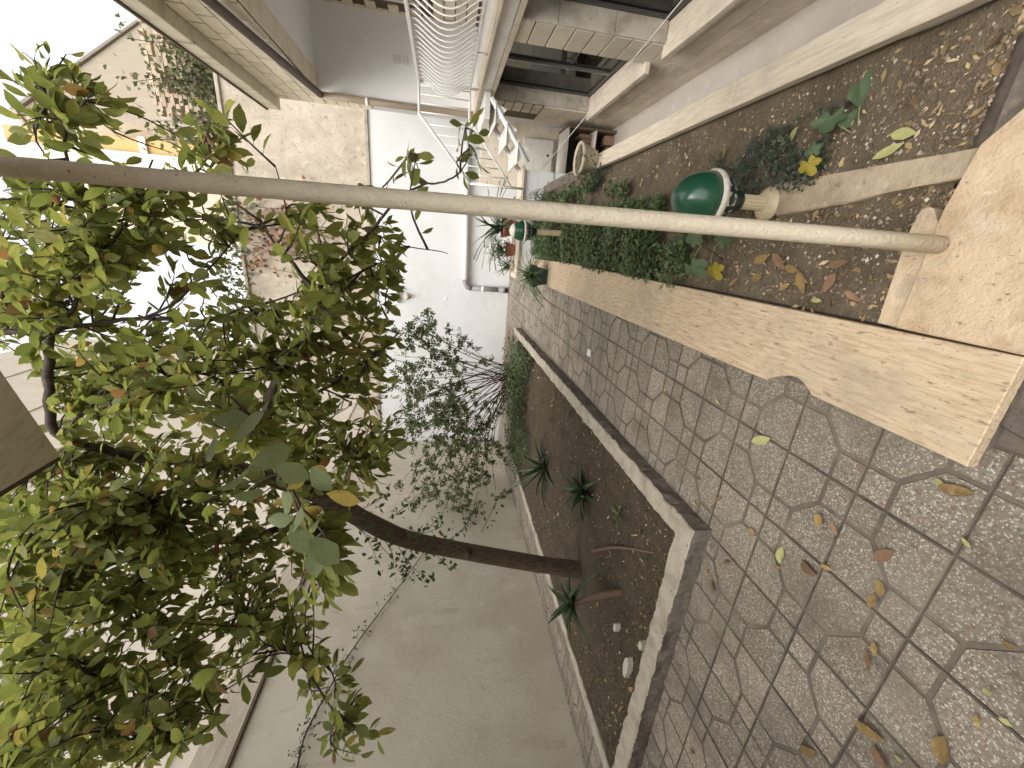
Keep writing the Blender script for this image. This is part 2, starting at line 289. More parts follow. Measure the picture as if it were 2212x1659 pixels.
        s.f.append(tuple(o+(m-1)*n+k for k in range(n))); s.mi.append(mi); s.sm.append(False)
        return s
    def mesh(s, name, mats):
        me = bpy.data.meshes.new(name); me.from_pydata(s.v, [], s.f)
        for m in (mats if isinstance(mats, (list, tuple)) else [mats]): me.materials.append(MATS[m])
        me.polygons.foreach_set('material_index', s.mi); me.polygons.foreach_set('use_smooth', s.sm)
        me.validate(); me.update(); return me
    def build(s, name, mats, parent=None):
        return link(name, s.mesh(name, mats), parent)
def rnd(a, b): return random.uniform(a, b)
def rvec(): 
    while True:
        v = Vector((rnd(-1, 1), rnd(-1, 1), rnd(-1, 1)))
        if .05 < v.length < 1: return v.normalized()
def poly_in(p, poly):
    x, y = p; c = False; n = len(poly)
    for i in range(n):
        x1, y1 = poly[i]; x2, y2 = poly[(i+1) % n]
        if (y1 > y) != (y2 > y) and x < (x2-x1)*(y-y1)/(y2-y1)+x1: c = not c
    return c
# ================================================================== SETTING
# ground under everything
g = MB(); g.box(-40, 40, -10, 80, -1.6, -1.5); go = g.build('ground', 'soil'); tag(go, kind='structure')
# ---- pavement of pressed terrazzo tiles
TXs, TYs, X0, Y0 = .339, .300, -.7587, .677
pv = MB(); pv.box(-5.2, .84, -1.2, 9.2, -.30, -.012)
pave = pv.build('pavement', 'sand_bed'); tag(pave, kind='structure')
def tile_mesh(odd):
    """a tile of two small squares in opposite corners and two six-sided fields, grooves between"""
    b = MB(); a, c = TXs-.004, TYs-.004; g = .0068; t3x, t3y = a*.345, c*.345
    def P(u, v): return (u, v) if odd else (a-u, v)
    hx, hy = a/2, c/2
    b.add([(-hx, -hy, -.0042), (hx, -hy, -.0042), (hx, hy, -.0042), (-hx, hy, -.0042)], [(0, 1, 2, 3)], 1)
    e = .003
    dgx = (a-2*t3x); dgy = (c-2*t3y); L = math.hypot(dgx, dgy); nx, ny = -dgy/L*g, dgx/L*g
    A = [(e, e), (t3x-g, e), (t3x-g, t3y-g), (e, t3y-g)]
    B = [(a-t3x+g, c-t3y+g), (a-e, c-t3y+g), (a-e, c-e), (a-t3x+g, c-e)]
    U = [(t3x+g, e), (a-e, e), (a-e, c-t3y-g), (a-t3x+g*1.2, c-t3y-g), (t3x+g, t3y-g*.3)]
    V = [(e, t3y+g), (t3x-g*.3, t3y+g), (a-t3x-g, c-t3y+g*.6), (a-t3x-g, c-e), (e, c-e)]
    for poly in (A, B, U, V):
        b.prism([(P(u, v)[0]-hx, P(u, v)[1]-hy) for u, v in poly], -.0042, 0, 0, 1, taper=.0018)
    return b.mesh('paving_tile', ['terrazzo', 'tile_groove'])
TM = [tile_mesh(False), tile_mesh(True)]
def put_tile(i, j):
    cx, cy = X0-(i+.5)*TXs, Y0+(j+.5)*TYs
    o = link('paving_tile', TM[(i+j+1) % 2], pave)
    o.location = (cx, cy, rnd(-.0022, .0012)); o.rotation_euler = (rnd(-.004, .004), rnd(-.004, .004), rnd(-.004, .004))
cells = set()
for j in range(-2, 28):
    for i in range(-1, 13):
        cx, cy = X0-(i+.5)*TXs, Y0+(j+.5)*TYs
        inbed = (-4.0 < cx < -1.58) and (1.75 < cy < 7.3)
        if inbed or cy > 9.2: continue
        if j >= 3 and cx < -4.1 and j > 27: continue
        cells.add((i, j))
for c in sorted(cells): put_tile(*c)
# repaired mortar patches near the kerb
# ---- left flower bed kerb (rough concrete)
def rough_prism(poly, z0, z1, seg=.06, amp=.008, mats=('concrete', 'concrete_shade'), name='kerb', parent=None, chips=()):
    pts = []
    n = len(poly)
    for i in range(n):
        a = Vector(poly[i]); b = Vector(poly[(i+1) % n]); k = max(1, int((b-a).length/seg))
        for q in range(k): pts.append(a.lerp(b, q/k))
    C2 = sum(pts, Vector((0, 0)))/len(pts)
    bm = bmesh.new(); rings = []
    for zz, ins, am in ((z0, 0, amp*.7), ((z0+z1)/2, .002, amp*1.2), (z1-.008, .003, amp*.9), (z1, .010, amp)):
        ring = []
        m = len(pts)
        for i, p in enumerate(pts):
            t = (pts[(i+1) % m]-pts[i-1]); t = t.normalized() if t.length > 1e-9 else Vector((1, 0)); nn = Vector((t.y, -t.x))
            k = noise.noise(Vector((p.x*9, p.y*9, zz*14)))*am + noise.noise(Vector((p.x*31, p.y*31, zz*40+5)))*am*.5 - ins
            q = p+nn*k*SIGN
            ring.append(bm.verts.new((q.x, q.y, zz+(noise.noise(Vector((p.x*7, p.y*7, 3)))*.004 if zz > z0+.01 else 0))))
        rings.append(ring)
    m = len(pts)
    for r_, (A, B) in enumerate(zip(rings[:-1], rings[1:])):
        for i in range(m):
            f = bm.faces.new((A[i], A[(i+1) % m], B[(i+1) % m], B[i])); f.material_index = 1 if r_ < 2 else 0
    f = bm.faces.new(rings[-1]); f.material_index = 0
    bmesh.ops.triangulate(bm, faces=[f], ngon_method='EAR_CLIP')
    bmesh.ops.recalc_face_normals(bm, faces=bm.faces[:])
    me = bpy.data.meshes.new(name); bm.to_mesh(me); bm.free()
    for x in mats: me.materials.append(MATS[x])
    return link(name, me, parent)
SIGN = 1
KZ = .115
def sweep_kerb(outer, inner, z0, z1, name, seg=.024, amp=.026, mats=('concrete', 'concrete_shade')):
    """kerb between two polylines of equal length, rough on every side"""
    A, B = [], []
    for i in range(len(outer)-1):
        a, b_, c, d = (Vector(v) for v in (outer[i], outer[i+1], inner[i], inner[i+1])); k = max(1, int((b_-a).length/seg))
        for q in range(k+(i == len(outer)-2)): A.append(a.lerp(b_, q/k)); B.append(c.lerp(d, q/k))
    vs, fs, mi = [], [], []
    def nz(p, s, k): return noise.noise(Vector((p.x*9, p.y*9, s*3)))*amp*k + noise.noise(Vector((p.x*33, p.y*33, s*5)))*amp*.55*k
    for a, c in zip(A, B):
        t = (a-c).normalized(); zz = noise.noise(Vector((a.x*5, a.y*5, 9)))*.006
        row = [(a+t*nz(a, 1, .6), z0), (a+t*(nz(a, 2, 1.0)-.002), (z0+z1)*.55), (a+t*(nz(a, 3, .9)-.004), z1-.010), (a+t*(nz(a, 3, .9)-.014), z1+zz),
               (a.lerp(c, .5), z1+zz+nz(a, 7, .2)), (c-t*(nz(c, 4, .8)-.012), z1+zz), (c-t*(nz(c, 4, .8)), z1-.012), (c, z0)]
        vs += [(p.x, p.y, z) for p, z in row]
    n = 8
    for i in range(len(A)-1):
        for k in range(n-1):
            fs.append((i*n+k, (i+1)*n+k, (i+1)*n+k+1, i*n+k+1)); mi.append(1 if k < 2 else 0)  # outer side bands get the shaded colour, top the light one
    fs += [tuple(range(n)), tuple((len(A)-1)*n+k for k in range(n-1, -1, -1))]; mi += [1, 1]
    b = MB(); b.v, b.f, b.mi, b.sm = vs, fs, mi, [False]*len(fs)
    return b.build(name, mats)
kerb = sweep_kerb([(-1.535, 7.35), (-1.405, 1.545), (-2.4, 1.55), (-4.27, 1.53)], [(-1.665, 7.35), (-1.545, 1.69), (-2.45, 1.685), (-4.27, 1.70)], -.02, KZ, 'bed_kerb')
tag(kerb, 'rough pale concrete kerb around the dark bed under the tree', 'kerb')
kb2 = sweep_kerb([(-4.22, 1.74), (-4.20, 7.42), (-1.70, 7.42)], [(-4.10, 1.74), (-4.08, 7.30), (-1.70, 7.30)], -.02, .05, 'bed_edging', .06, .009)
tag(kb2, 'low pale edging between the dark bed and the left boundary wall', 'kerb')
# ---- soil of the beds
def soil_sheet(name, x0, x1, y0, y1, z, step, amp, hmap=None, m='soil'):
    nx, ny = int((x1-x0)/step), int((y1-y0)/step); vs = []; fs = []
    for j in range(ny+1):
        for i in range(nx+1):
            x, y = x0+(x1-x0)*i/nx, y0+(y1-y0)*j/ny
            h = noise.noise(Vector((x*2.2, y*2.2, 1)))*amp + noise.noise(Vector((x*9, y*9, 2)))*amp*.55 + noise.noise(Vector((x*27, y*27, 4)))*amp*.35
            h += hmap(x, y) if hmap else 0
            vs.append((x, y, z+h))
    for j in range(ny):
        for i in range(nx):
            a = j*(nx+1)+i; fs.append((a, a+1, a+nx+2, a+nx+1))
    b = MB(); b.add(vs, fs, 0, True); o = b.build(name, m); tag(o, kind='structure'); return o
def soil_h_left(x, y):
    return .05*math.exp(-((x+3.07)**2+(y-2.9)**2)/.10)
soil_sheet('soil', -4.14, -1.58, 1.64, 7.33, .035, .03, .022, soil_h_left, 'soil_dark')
soil_sheet('soil', -.165, .70, 1.03, 6.3, .045, .018, .016, lambda x, y: .03*math.exp(-((x-.25)**2)/.03)*(1 if y > 1.9 else 0))
# ---- travertine copings of the right planter
ZC = .11
notch = [onz(*p, ZC) for p in ((1654, 821), (1671, 815), (1684, 812), (1703, 811), (1721, 815), (1734, 826), (1741, 836), (1753, 854))]
notch = [(p.x, p.y) for p in notch][::-1]          # near to far
plan = empty('planter', (0, 1, 0), 'low planter wall with pitted yellow travertine copings beside the paved path', 'planter')
def slab(poly, z0, z1, m, parent, name='coping_slab'):
    b = MB(); t = .003
    b.prism(poly, z0, z1-t, 0); n = len(poly)
    o = len(b.v)
    b2 = MB(); b2.prism(poly, z1-t, z1, 0, taper=t); b.add(b2.v, b2.f)
    return b.build(name, m, parent)
outer0, outer1 = (-.468, .690), (-.500, 4.35)
def ox(y): return -.468-.0122*(y-.69)
slab([(-.168, .690), (-.176, 4.345), (ox(4.345), 4.345)]+[(x, y) for x, y in notch[::-1]]+[(ox(.69), .690)], ZC-.034, ZC, 'travertine', plan)
slab([(-.176, 4.352), (-.225, 6.62), (-.545, 6.62), (ox(4.352), 4.352)], ZC-.034, ZC-.001, 'travertine', plan)
b = MB(); b.prism([(-.195, .72), (-.205, 6.6), (-.515, 6.6), (ox(1)+.035, .72)], -.02, ZC-.036); b.build('wall', 'concrete_shade', plan)
# near transverse slab, two stones, one with rounded corner
tr = [onz(*p, ZC) for p in ((1903, 712), (1995, 455), (2035, 460), (2120, 312), (2240, 225))]
slab([(-.164, .690), (.60, .690), (.60, .86), (.39, .905), (.325, .962), (.165, .985), (-.160, .985)], ZC-.034, ZC+.001, 'travertine_cross', plan)
rc = [(-.160, .989)]+[(.13, .988)]+[(.165+.02*math.cos(a), 1.035-.0+.02*math.sin(a)) for a in (-.8, 0, .8, 1.57)]+[(.10, 1.062), (-.158, 1.050)]
slab(rc, ZC-.05, ZC-.012, 'travertine_cross', plan, 'bedding_slab')
b = MB(); b.box(-.15, .58, .735, .97, -.02, ZC-.036); b.build('wall', 'concrete_shade', plan)
# broken concrete at the foot of the planter corner
SIGN = 1
rp = rough_prism([(-.40, .55), (.55, .50), (.55, .72), (-.36, .718)], -.02, .028, seg=.04, amp=.012, mats=('concrete_shade', 'concrete_shade'), name='broken_footing', parent=plan)
# plank of old stone between the two soil strips
pk = [onz(*p, .075) for p in ((1668, 398), (1672, 470), (1800, 446), (1960, 408), (2092, 385), (2112, 316), (1950, 346), (1800, 374))]
SIGN = 1
st = rough_prism([(p.x, p.y) for p in pk], -.02, .078, seg=.04, amp=.006, mats=('old_stone', 'old_stone'), name='stone_divider')
tag(st, 'weathered stone plank dividing the soil strips near the corner post', 'stone plank')
# ---- house side coping and light well
hc = empty('light_well_parapet', (.75, 3, 0), 'pale travertine parapet along the sunken strip in front of the house', 'parapet')
ys = [.2, 2.05, 4.06]
for a, c in zip(ys[:-1], ys[1:]):
    slab([(.685, a+.002), (.803, a+.002), (.803, c-.002), (.685, c-.002)], .075, .112+rnd(-.001, .001), 'travertine_pale', hc)
b = MB(); b.box(.70, .795, .2, 4.05, -1.5, .074); b.build('wall', 'plaster_white', hc)
b = MB(); b.box(.70, .80, 4.052, 6.28, -1.5, .035); b.build('retaining_wall', 'concrete_shade', hc)
lw = MB(); lw.box(.795, 2.4, -1.5, 7.6, -1.25, -1.16); o = lw.build('light_well_floor', 'light_well_floor'); tag(o, kind='structure')
# ================================================================== WALLS AROUND
WX = -4.93; WY = 9.15
lwall = empty('boundary_wall', (WX, 4, 0), 'tall plastered boundary wall on the left behind the tree', 'wall')
b = MB(); b.box(WX-.22, WX, -3, WY+.2, -.3, 3.42); b.build('wall', 'plaster_left', lwall)
b = MB(); b.box(WX-.26, WX+.015, -3, WY+.2, 3.45, 3.80, bev=.01); b.build('wall_coping', 'old_coping', lwall)
b = MB(); b.box(WX-.2, WX+.05, -3, WY+.2, 3.421, 3.449); b.build('drip_edge', 'dark_stain_shade', lwall)
bwall = empty('back_wall', (-1.5, WY, 0), 'white painted wall closing the far end of the courtyard', 'wall')
b = MB(); b.box(WX, 3.2, WY, WY+.2, -.3, 2.93); b.build('wall', 'plaster_white', bwall)
b = MB(); b.box(WX, 3.2, WY-.03, WY+.24, 2.932, 3.0, bev=.006); b.build('wall_coping', 'concrete', bwall)
nw = empty('neighbour_wall', (-1, 9.5, 0), 'high rough brown rendered wall rising behind the white wall', 'wall')
b = MB(); b.box(-3.4, 3.2, 9.42, 9.7, 0, 5.55); b.build('wall', 'neighbour_render', nw)
b = MB(); b.box(-3.42, 3.2, 9.38, 9.74, 5.552, 5.62, bev=.01); b.build('wall_coping', 'concrete', nw)
# perforated brick wall with creeper, right, behind the render wall
bl = empty('brick_parapet', (3.2, 10.5, 5.5), 'pale open brickwork parapet overgrown by a creeper', 'wall')
def brick_mesh():
    b = MB(); b.box(-.115, .115, -.05, .05, -.035, .035, bev=.004); return b.mesh('brick', 'lattice_brick')
BM = brick_mesh()
for r_ in range(22):
    for c_ in range(9):
        if random.random() < .04: continue
        o = link('brick', BM, bl); o.location = (1.95+c_*.33+(r_ % 2)*.165, 10.2+rnd(-.008, .008), 5.45+r_*.077); o.rotation_euler = (0, 0, rnd(-.02, .02))
b = MB(); b.box(1.8, 4.9, 10.36, 10.5, 5.3, 7.15); b.build('backing_wall', 'neighbour_render', bl)
# far beige building
A_, B_ = onz(40, 240, 27), onz(330, 30, 27)
u = (B_-A_); u.z = 0; u.normalize(); nrm = Vector((u.y, -u.x, 0))
fb = empty('apartment_building', (A_.x, A_.y, 0), 'tall plain beige building in the distance above the house roof', 'building')
def obox(b, p, u, L, v, W, z0, z1, mi=0):
    q = [p, p+u*L, p+u*L+v*W, p+v*W]
    a = (q[1]-q[0]).cross(q[2]-q[1]).z
    if a < 0: q = q[::-1]
    vs = [(x.x, x.y, z0) for x in q]+[(x.x, x.y, z1) for x in q]
    b.add(vs, [(3, 2, 1, 0), (4, 5, 6, 7), (0, 1, 5, 4), (1, 2, 6, 5), (2, 3, 7, 6), (3, 0, 4, 7)], mi)
vback = Vector((-nrm.x, -nrm.y, 0)) if nrm.y < 0 else nrm
b = MB(); obox(b, A_, u, 40, vback, 9, 0, 27); b.build('wall', 'far_plaster', fb)
b = MB(); obox(b, A_-u*.15-vback*.15, u, 40.3, vback, 9.3, 27.01, 27.3); b.build('roof_edge', 'concrete', fb)
C_ = onz(3, 268, 24); D_ = onz(3, 290, 24)
ob = empty('ochre_building', (C_.x, C_.y, 0), 'narrow ochre and white building edge behind the leaves and the post', 'building')
b = MB(); b.box(C_.x-.7, C_.x, C_.y, C_.y+6, 0, 24); b.build('wall', 'ochre', ob)
b = MB(); b.box(C_.x-1.7, C_.x-.71, C_.y-.2, C_.y+6, 0, 24.3); b.build('end_wall', 'cream_facade', ob)
for k in range(7):
    b = MB(); b.box(C_.x-.705, C_.x+.10, C_.y-.12, C_.y-.005, 2+k*3.1, 2.35+k*3.1); b.build('balcony_band', 'cream_facade', ob)
# cream building beyond the left wall
cb = empty('cream_building', (-6.2, 8, 0), 'bright cream rendered building beyond the left boundary wall', 'building')
b = MB(); b.box(-14, -5.75, 2.6, 21, 0, 19); b.build('wall', 'cream_facade', cb)
b = MB(); b.box(-14, -6.0, -8, 2.59, 0, 16); b.build('side_wall', 'cream_facade', cb)
for k in range(5):
    b = MB(); b.box(-5.75, -5.71, 2.6, 21, 4.4+k*3.0, 4.5+k*3.0, bev=.008); b.build('string_course', 'cream_facade', cb)
# ================================================================== HOUSE
HX = 1.8
hs_ = empty('house', (HX+1, 4, 0), 'stone clad house on the right with a raised terrace and sunken windows', 'house')
# basement wall with two window openings (built as pieces round the openings)
SILL, HEAD = -.50, .90
def wall_piece(y0, y1, z0, z1, m='tile_grout', x=HX, d=.30):
    b = MB(); b.box(x+.012, x+d, y0, y1, z0, z1); b.build('wall', m, hs_)
WIN = [(1.2, 4.20), (4.62, 6.30)]
wall_piece(-1.5, 7.05, -1.3, SILL-.06); wall_piece(4.20, 4.62, SILL-.06, HEAD); wall_piece(6.30, 7.05, SILL-.06, HEAD); wall_piece(-1.5, 1.2, SILL-.06, HEAD)
def stone(x0, x1, y0, y1, z0, z1, m, name='facing_stone', parent=hs_):
    b = MB(); b.box(x0+rnd(0, .003), x1, y0, y1, z0, z1, bev=.0025); return b.build(name, m, parent)
z = SILL-.06
rows = []
while z > -1.2:
    h = .152; zz = max(z-h, -1.16); y = 1.0+rnd(0, .5)
    while y < 7.0:
        L = rnd(.85, 1.1); stone(HX-.004, HX+.03, y, min(y+L, 7.045)-.004, zz+.003, z-.002, 'basement_wall'); y += L
    z -= h
z = SILL-.055; k = 0
while z < HEAD-.01:
    z1 = min(z+.178, HEAD-.003); stone(HX-.003, HX+.03, 4.205, 4.615, z+.005, z1-.005, 'facing_stone')
    z = z1+.003
for (y0, y1) in WIN:      # grey marble reveals on the far jamb
    z = SILL; parts = [SILL, .0, .52, HEAD]
    for a, c in zip(parts[:-1], parts[1:]): stone(HX+.0, HX+.22, y1-.026, y1-.002, a+.002, c-.002, 'grey_marble', 'reveal_stone')
# head course of small stones under the slab
y = 3.2
while y < 6.9:
    L = rnd(.2, .34); stone(HX-.02, HX+.05, y+.003, y+L-.003, .845, .898, 'facing_stone'); y += L
# tiled patch and plaster beyond the far window
for r_ in range(5):
    for c_ in range(2):
        stone(HX-.006, HX+.03, 6.345+c_*.18+rnd(0, .01), 6.345+c_*.18+.165, .80-(r_+1)*.135+.012, .80-r_*.135-.006, 'facing_stone', 'wall_tile')
b = MB(); b.box(HX-.008, HX+.03, 6.33, 7.04, -.545, .115); b.build('plaster', 'basement_wall', hs_)
# windows
for wi, (y0, y1) in enumerate(WIN):
    f = MB(); t = .045; xa, xb = HX+.17, HX+.215
    f.box(xa, xb, y0, y1-.028, SILL, SILL+t); f.box(xa, xb, y0, y1-.028, HEAD-t, HEAD); f.box(xa, xb, y1-.028-t, y1-.028, SILL+t, HEAD-t); f.box(xa, xb, y0, y0+t, SILL+t, HEAD-t)
    wo = f.build('window', 'frame_dark', hs_)
    b = MB(); b.box(HX+.19, HX+.196, y0+t, y1-.028-t, SILL+t, HEAD-t); b.build('pane', 'glass_dark', wo)
    if wi == 1:
        ym = y0+(y1-y0)*.50
        b = MB(); b.box(HX+.160, HX+.188, ym-.014, ym+.014, SILL+t, HEAD-t); b.build('mullion', 'alu', wo)
        for zz in (.05, -.33):
            b = MB(); b.box(HX+.176, HX+.188, y0+t, ym-.10, zz-.01, zz+.01); b.build('bar', 'frame_dark', wo)
        b = MB(); b.tube([(HX+.17, ym-.05, .12), (HX+.14, ym-.05, .11), (HX+.14, ym-.05, .03), (HX+.17, ym-.05, .02)], .006, 6); b.build('handle', 'alu', wo)
        b = MB(); b.box(HX+.16, HX+.175, y0+.01, y0+.028, SILL+.05, HEAD-.03); b.build('edge_strip', 'alu', wo)
    b = MB(); b.box(HX-.10, HX+.169, y0-.06, y1+.03, SILL-.056, SILL-.004, bev=.004); b.build('sill', 'travertine_pale', wo)
    b = MB(); b.box(HX+.30, HX+1.6, y0-.1, y1+.1, SILL-.1, SILL-.05); b.box(HX+1.6, HX+1.65, y0-.1, y1+.1, SILL-.1, HEAD+.1); b.build('room', 'interior', wo)
# terrace slab
b = MB(); b.box(HX-.02, 4.2, -1.5, 7.05, .902, 1.03, bev=.006); ts = b.build('terrace_slab', 'terrace_white', hs_)
b = MB(); b.box(HX-.045, HX+.2, -1.5, 7.05, 1.031, 1.055, bev=.004); b.build('edge_stone', 'travertine_pale', ts)
# rear wall of the terrace, tiled round a dark window
XR = 2.84
b = MB(); b.box(XR+.012, XR+.3, -1.5, 7.05, 1.03, 3.28); b.build('wall', 'tile_grout', hs_)
def tiles_x(x, y0, y1, z0, z1, w, h, parent, hole=None, off=True):
    r_ = 0; z = z0
    while z < z1-.02:
        y = y0-(w*.5 if (r_ % 2 and off) else 0)
        while y < y1-.01:
            a, c = max(y, y0), min(y+w, y1)
            if c-a > .03 and not (hole and a < hole[1] and c > hole[0] and z < hole[3] and z+h > hole[2]):
                bb = MB(); bb.box(x, x+.02, a+.007, c-.007, z+.007, min(z+h, z1)-.007, bev=.0015); bb.build('wall_tile', 'wall_tile', parent)
            y += w
        z += h; r_ += 1
tiles_x(XR, 4.6, 7.05, 1.06, 3.27, .30, .15, hs_, hole=(4.6, 6.72, 1.75, 2.88))
b = MB(); b.box(XR+.04, XR+.07, 3.0, 6.70, 1.76, 2.86); tw = b.build('window', 'frame_dark', hs_)
b = MB(); b.box(XR+.030, XR+.038, 3.05, 6.65, 1.80, 2.82); b.build('pane', 'glass_dark', tw)
b = MB(); b.box(XR-.04, XR+.04, 3.0, 6.76, 1.715, 1.75, bev=.004); b.build('sill', 'travertine_pale', tw)
b = MB(); b.box(XR-.02, XR+.04, 6.66, 6.715, 1.76, 2.87, bev=.004); b.build('jamb', 'plastic_white', tw)
# end wall of the terrace
b = MB(); b.box(HX+.024, 4.2, 7.05, 7.65, -1.3, 3.99); b.build('end_wall', 'terrace_plaster', hs_)
# roof: soffit, tiled beam, cornice
b = MB(); b.box(HX+.26, 4.2, -1.5, 7.05, 3.285, 3.40); b.build('soffit', 'soffit', hs_)
b = MB(); b.box(HX+.014, HX+.255, -1.5, 7.049, 3.282, 3.985); bm_ = b.build('roof_beam', 'tile_grout', hs_)
b = MB(); b.box(HX+.016, HX+.252, -1.5, 7.045, 3.262, 3.281, bev=.003); b.build('beam_underside', 'wall_tile', bm_)
for r_ in range(4):
    y = 2.6
    while y < 7.4:
        L = .36; a = y+(.18 if r_ % 2 else 0); c = min(a+L, 7.64)
        if a < 7.5:
            bb = MB(); bb.box(HX-.006, HX+.016, a+.013, c-.013, 3.285+r_*.175+.006, 3.285+(r_+1)*.175-.006, bev=.0015); bb.build('wall_tile', 'wall_tile', bm_)
        y += L
for r_ in range(4):      # tiled edge of the end wall
    bb = MB(); bb.box(HX-.0, HX+.022, 7.065, 7.635, 3.28-(r_+1)*.172+.010, 3.28-r_*.172-.010, bev=.0015); bb.build('wall_tile', 'wall_tile', bm_)
b = MB(); b.box(HX+.010, HX+.024, 7.052, 7.648, -1.2, 2.585); b.build('end_face', 'plaster_white', hs_)
b = MB(); b.box(HX-.15, HX+.5, -1.5, 7.70, 3.99, 4.17, bev=.006); cn = b.build('cornice', 'cornice', hs_)
b = MB(); b.box(HX-.165, HX+.5, -1.5, 7.715, 4.172, 4.205, bev=.004); b.build('flashing', 'dark_stain_shade', cn)
b = MB(); b.box(HX+.5, 5.5, -1.5, 7.3, 3.41, 4.1); b.build('roof', 'concrete', hs_)
# rain pipes of the roof
b = MB(); p0, p1 = onx(425, -25, HX-.06), onx(681, 207, HX-.05)
b.tube([(HX-.07, p0.y-1.5, p0.z+.0-.40), (HX-.07, p0.y, p0.z), (HX-.06, 6.93, 3.20)], .045, 12)
b.build('gutter_pipe', 'pipe_brown', hs_)
b = MB(); b.tube([(HX-.055, 6.96, 3.20), (HX-.055, 6.98, 3.10), (HX-.055, 6.98, 1.06)], .045, 12); b.build('downpipe', 'pipe_beige', hs_)
b = MB(); b.tube([(HX-.055, 6.98, 2.56), (HX-.055, 6.98, 2.60)], .056, 12); b.build('pipe_clip', 'pvc_white', hs_)
# light switch on the end wall
sw = empty('wall_socket', (2.32, 7.05, 2.12), 'small white double socket on the terrace end wall', 'socket')
p = ony(865, 130, 7.05)
for dz in (.055, -.055):
    b = MB(); b.box(p.x-.05, p.x+.05, 7.030, 7.049, p.z+dz-.05, p.z+dz+.05, bev=.006); q = b.build('plate', 'plastic_white', sw)
    b = MB(); b.lathe((p.x, 7.029, p.z+dz), [(.016, 0), (.016, .004)], 12, axis=Vector((0, -1, 0))); b.build('rocker', 'shelf_white', q)
# ================================================================== CANOPY OVER THE VIEWER
ZR = 2.9
A3 = onz(130, 985, ZR); tl_ = R(20); pn = Vector((0, math.sin(tl_), -math.cos(tl_)))
def onpl(X, Y): d = ray(X, Y); return CAM+d*((A3-CAM).dot(pn)/d.dot(pn))
fe, le = onpl(0, 800)-A3, onpl(0, 1062)-A3
cpo = empty('canopy', A3, 'pale board canopy corner jutting in overhead among the leaves', 'canopy')
def plate(q, t, m, name):
    b = MB(); q = [Vector(v) for v in q]; up = -pn*t
    b.add(q+[v+up for v in q], [(0, 1, 2, 3), (7, 6, 5, 4), (0, 4, 5, 1), (1, 5, 6, 2), (2, 6, 7, 3), (3, 7, 4, 0)]); return b.build(name, m, cpo)
ff = fe*((1.7-A3.x)/fe.x); ll = le*(1.15/le.length)
plate([A3, A3+ff, A3+ff+ll, A3+ll], .05, 'canopy_board', 'board')
sd_ = ff.normalized()
plate([A3-sd_*.022-pn*.004, A3-sd_*.002-pn*.004, A3+ll-sd_*.002-pn*.004, A3+ll-sd_*.022-pn*.004], .07, 'dark_stain_shade', 'shadow_edge')  # dark strip: the board's shadow side put into the colour
hw = empty('shade_block', (-3.5, -2, 0), 'unseen plaster block added behind the viewer to shade the left wall and paving', 'building')  # added out of view, keeps light off the near left wall and paving
b = MB(); b.box(-6.0, -1.3, -5, -1.25, -.3, 6.5); b.build('wall', 'plaster_left', hw)
b = MB(); b.box(-3.4, -2.4, -1.26, -1.235, 0, 2.1, bev=.004); b.build('added_door', 'stem_wood', hw)
b = MB()
b.tube([(.08, .957, ZC-.004), (.08, .985, .45), (.08, 1.04, .9), (.08, 1.245, 2.51), (.08, 1.30, ZR+.005)], [.0236, .0236, .0236, .0236, .0236], 28)
post = b.build('canopy_post', 'post_paint'); tag(post, 'slender beige painted post rising from the travertine corner slab', 'post')
# ================================================================== STAIRS, RAILING, LOW WALL
YS0, YS1 = 5.85, 6.65
low = empty('low_wall', (.4, 6.3, 0), 'low white tiled wall with a stone cap at the foot of the stairs', 'wall')
b = MB(); b.box(-.50, 1.0, 6.30, 6.62, -1.2, .335); b.build('wall', 'plaster_white', low)
for k in range(5):
    b = MB(); b.box(-.48+k*.296+.002, -.48+(k+1)*.296-.002, 6.286, 6.302, .12, .332, bev=.001); b.build('facing_tile', 'plaster_white', low)
for k in range(5):
    b = MB(); b.box(-.48+k*.296+.002, -.48+(k+1)*.296-.002, 6.286, 6.302, -.10, .117, bev=.001); b.build('facing_tile', 'plaster_white', low)
b = MB(); b.box(-.53, 1.03, 6.24, 6.66, .337, .375, bev=.004); b.build('cap_stone', 'travertine_pale', low)
stair = empty('staircase', (1.3, 6.2, .35), 'white open metal stairs climbing from the low wall to the terrace', 'staircase')
# landing between stairs and terrace
b = MB(); b.box(1.46, HX-.05, 5.9, 7.0, .91, .985, bev=.005); b.build('landing', 'terrace_white', stair)
a1, a2 = Vector((1.70, 6.2, .90)), Vector((1.02, 6.2, .37))
for yy in (5.92, 6.60):
    b = MB(); b.tube([(a1.x, yy, a1.z), (a2.x, yy, a2.z)], .034, 12); b.build('stringer', 'pvc_white', stair)
for k in range(3):
    t = (k+.75)/3.35; c = a1.lerp(a2, t); zt = c.z+.065
    b = MB(); b.box(c.x-.15, c.x+.12, 5.88, 6.64, zt-.014, zt, bev=.003); b.build('tread', 'terrace_white', stair)
    for yy in (5.92, 6.60):
        b = MB(); b.add([(c.x-.13, yy-.006, zt-.023), (c.x+.10, yy-.006, zt-.023), (c.x+.04, yy-.006, zt-.15), (c.x-.13, yy+.006, zt-.023), (c.x+.10, yy+.006, zt-.023), (c.x+.04, yy+.006, zt-.15)], [(0, 1, 2), (5, 4, 3), (0, 3, 4, 1), (1, 4, 5, 2), (2, 5, 3, 0)]); b.build('bracket', 'paint_white', stair)
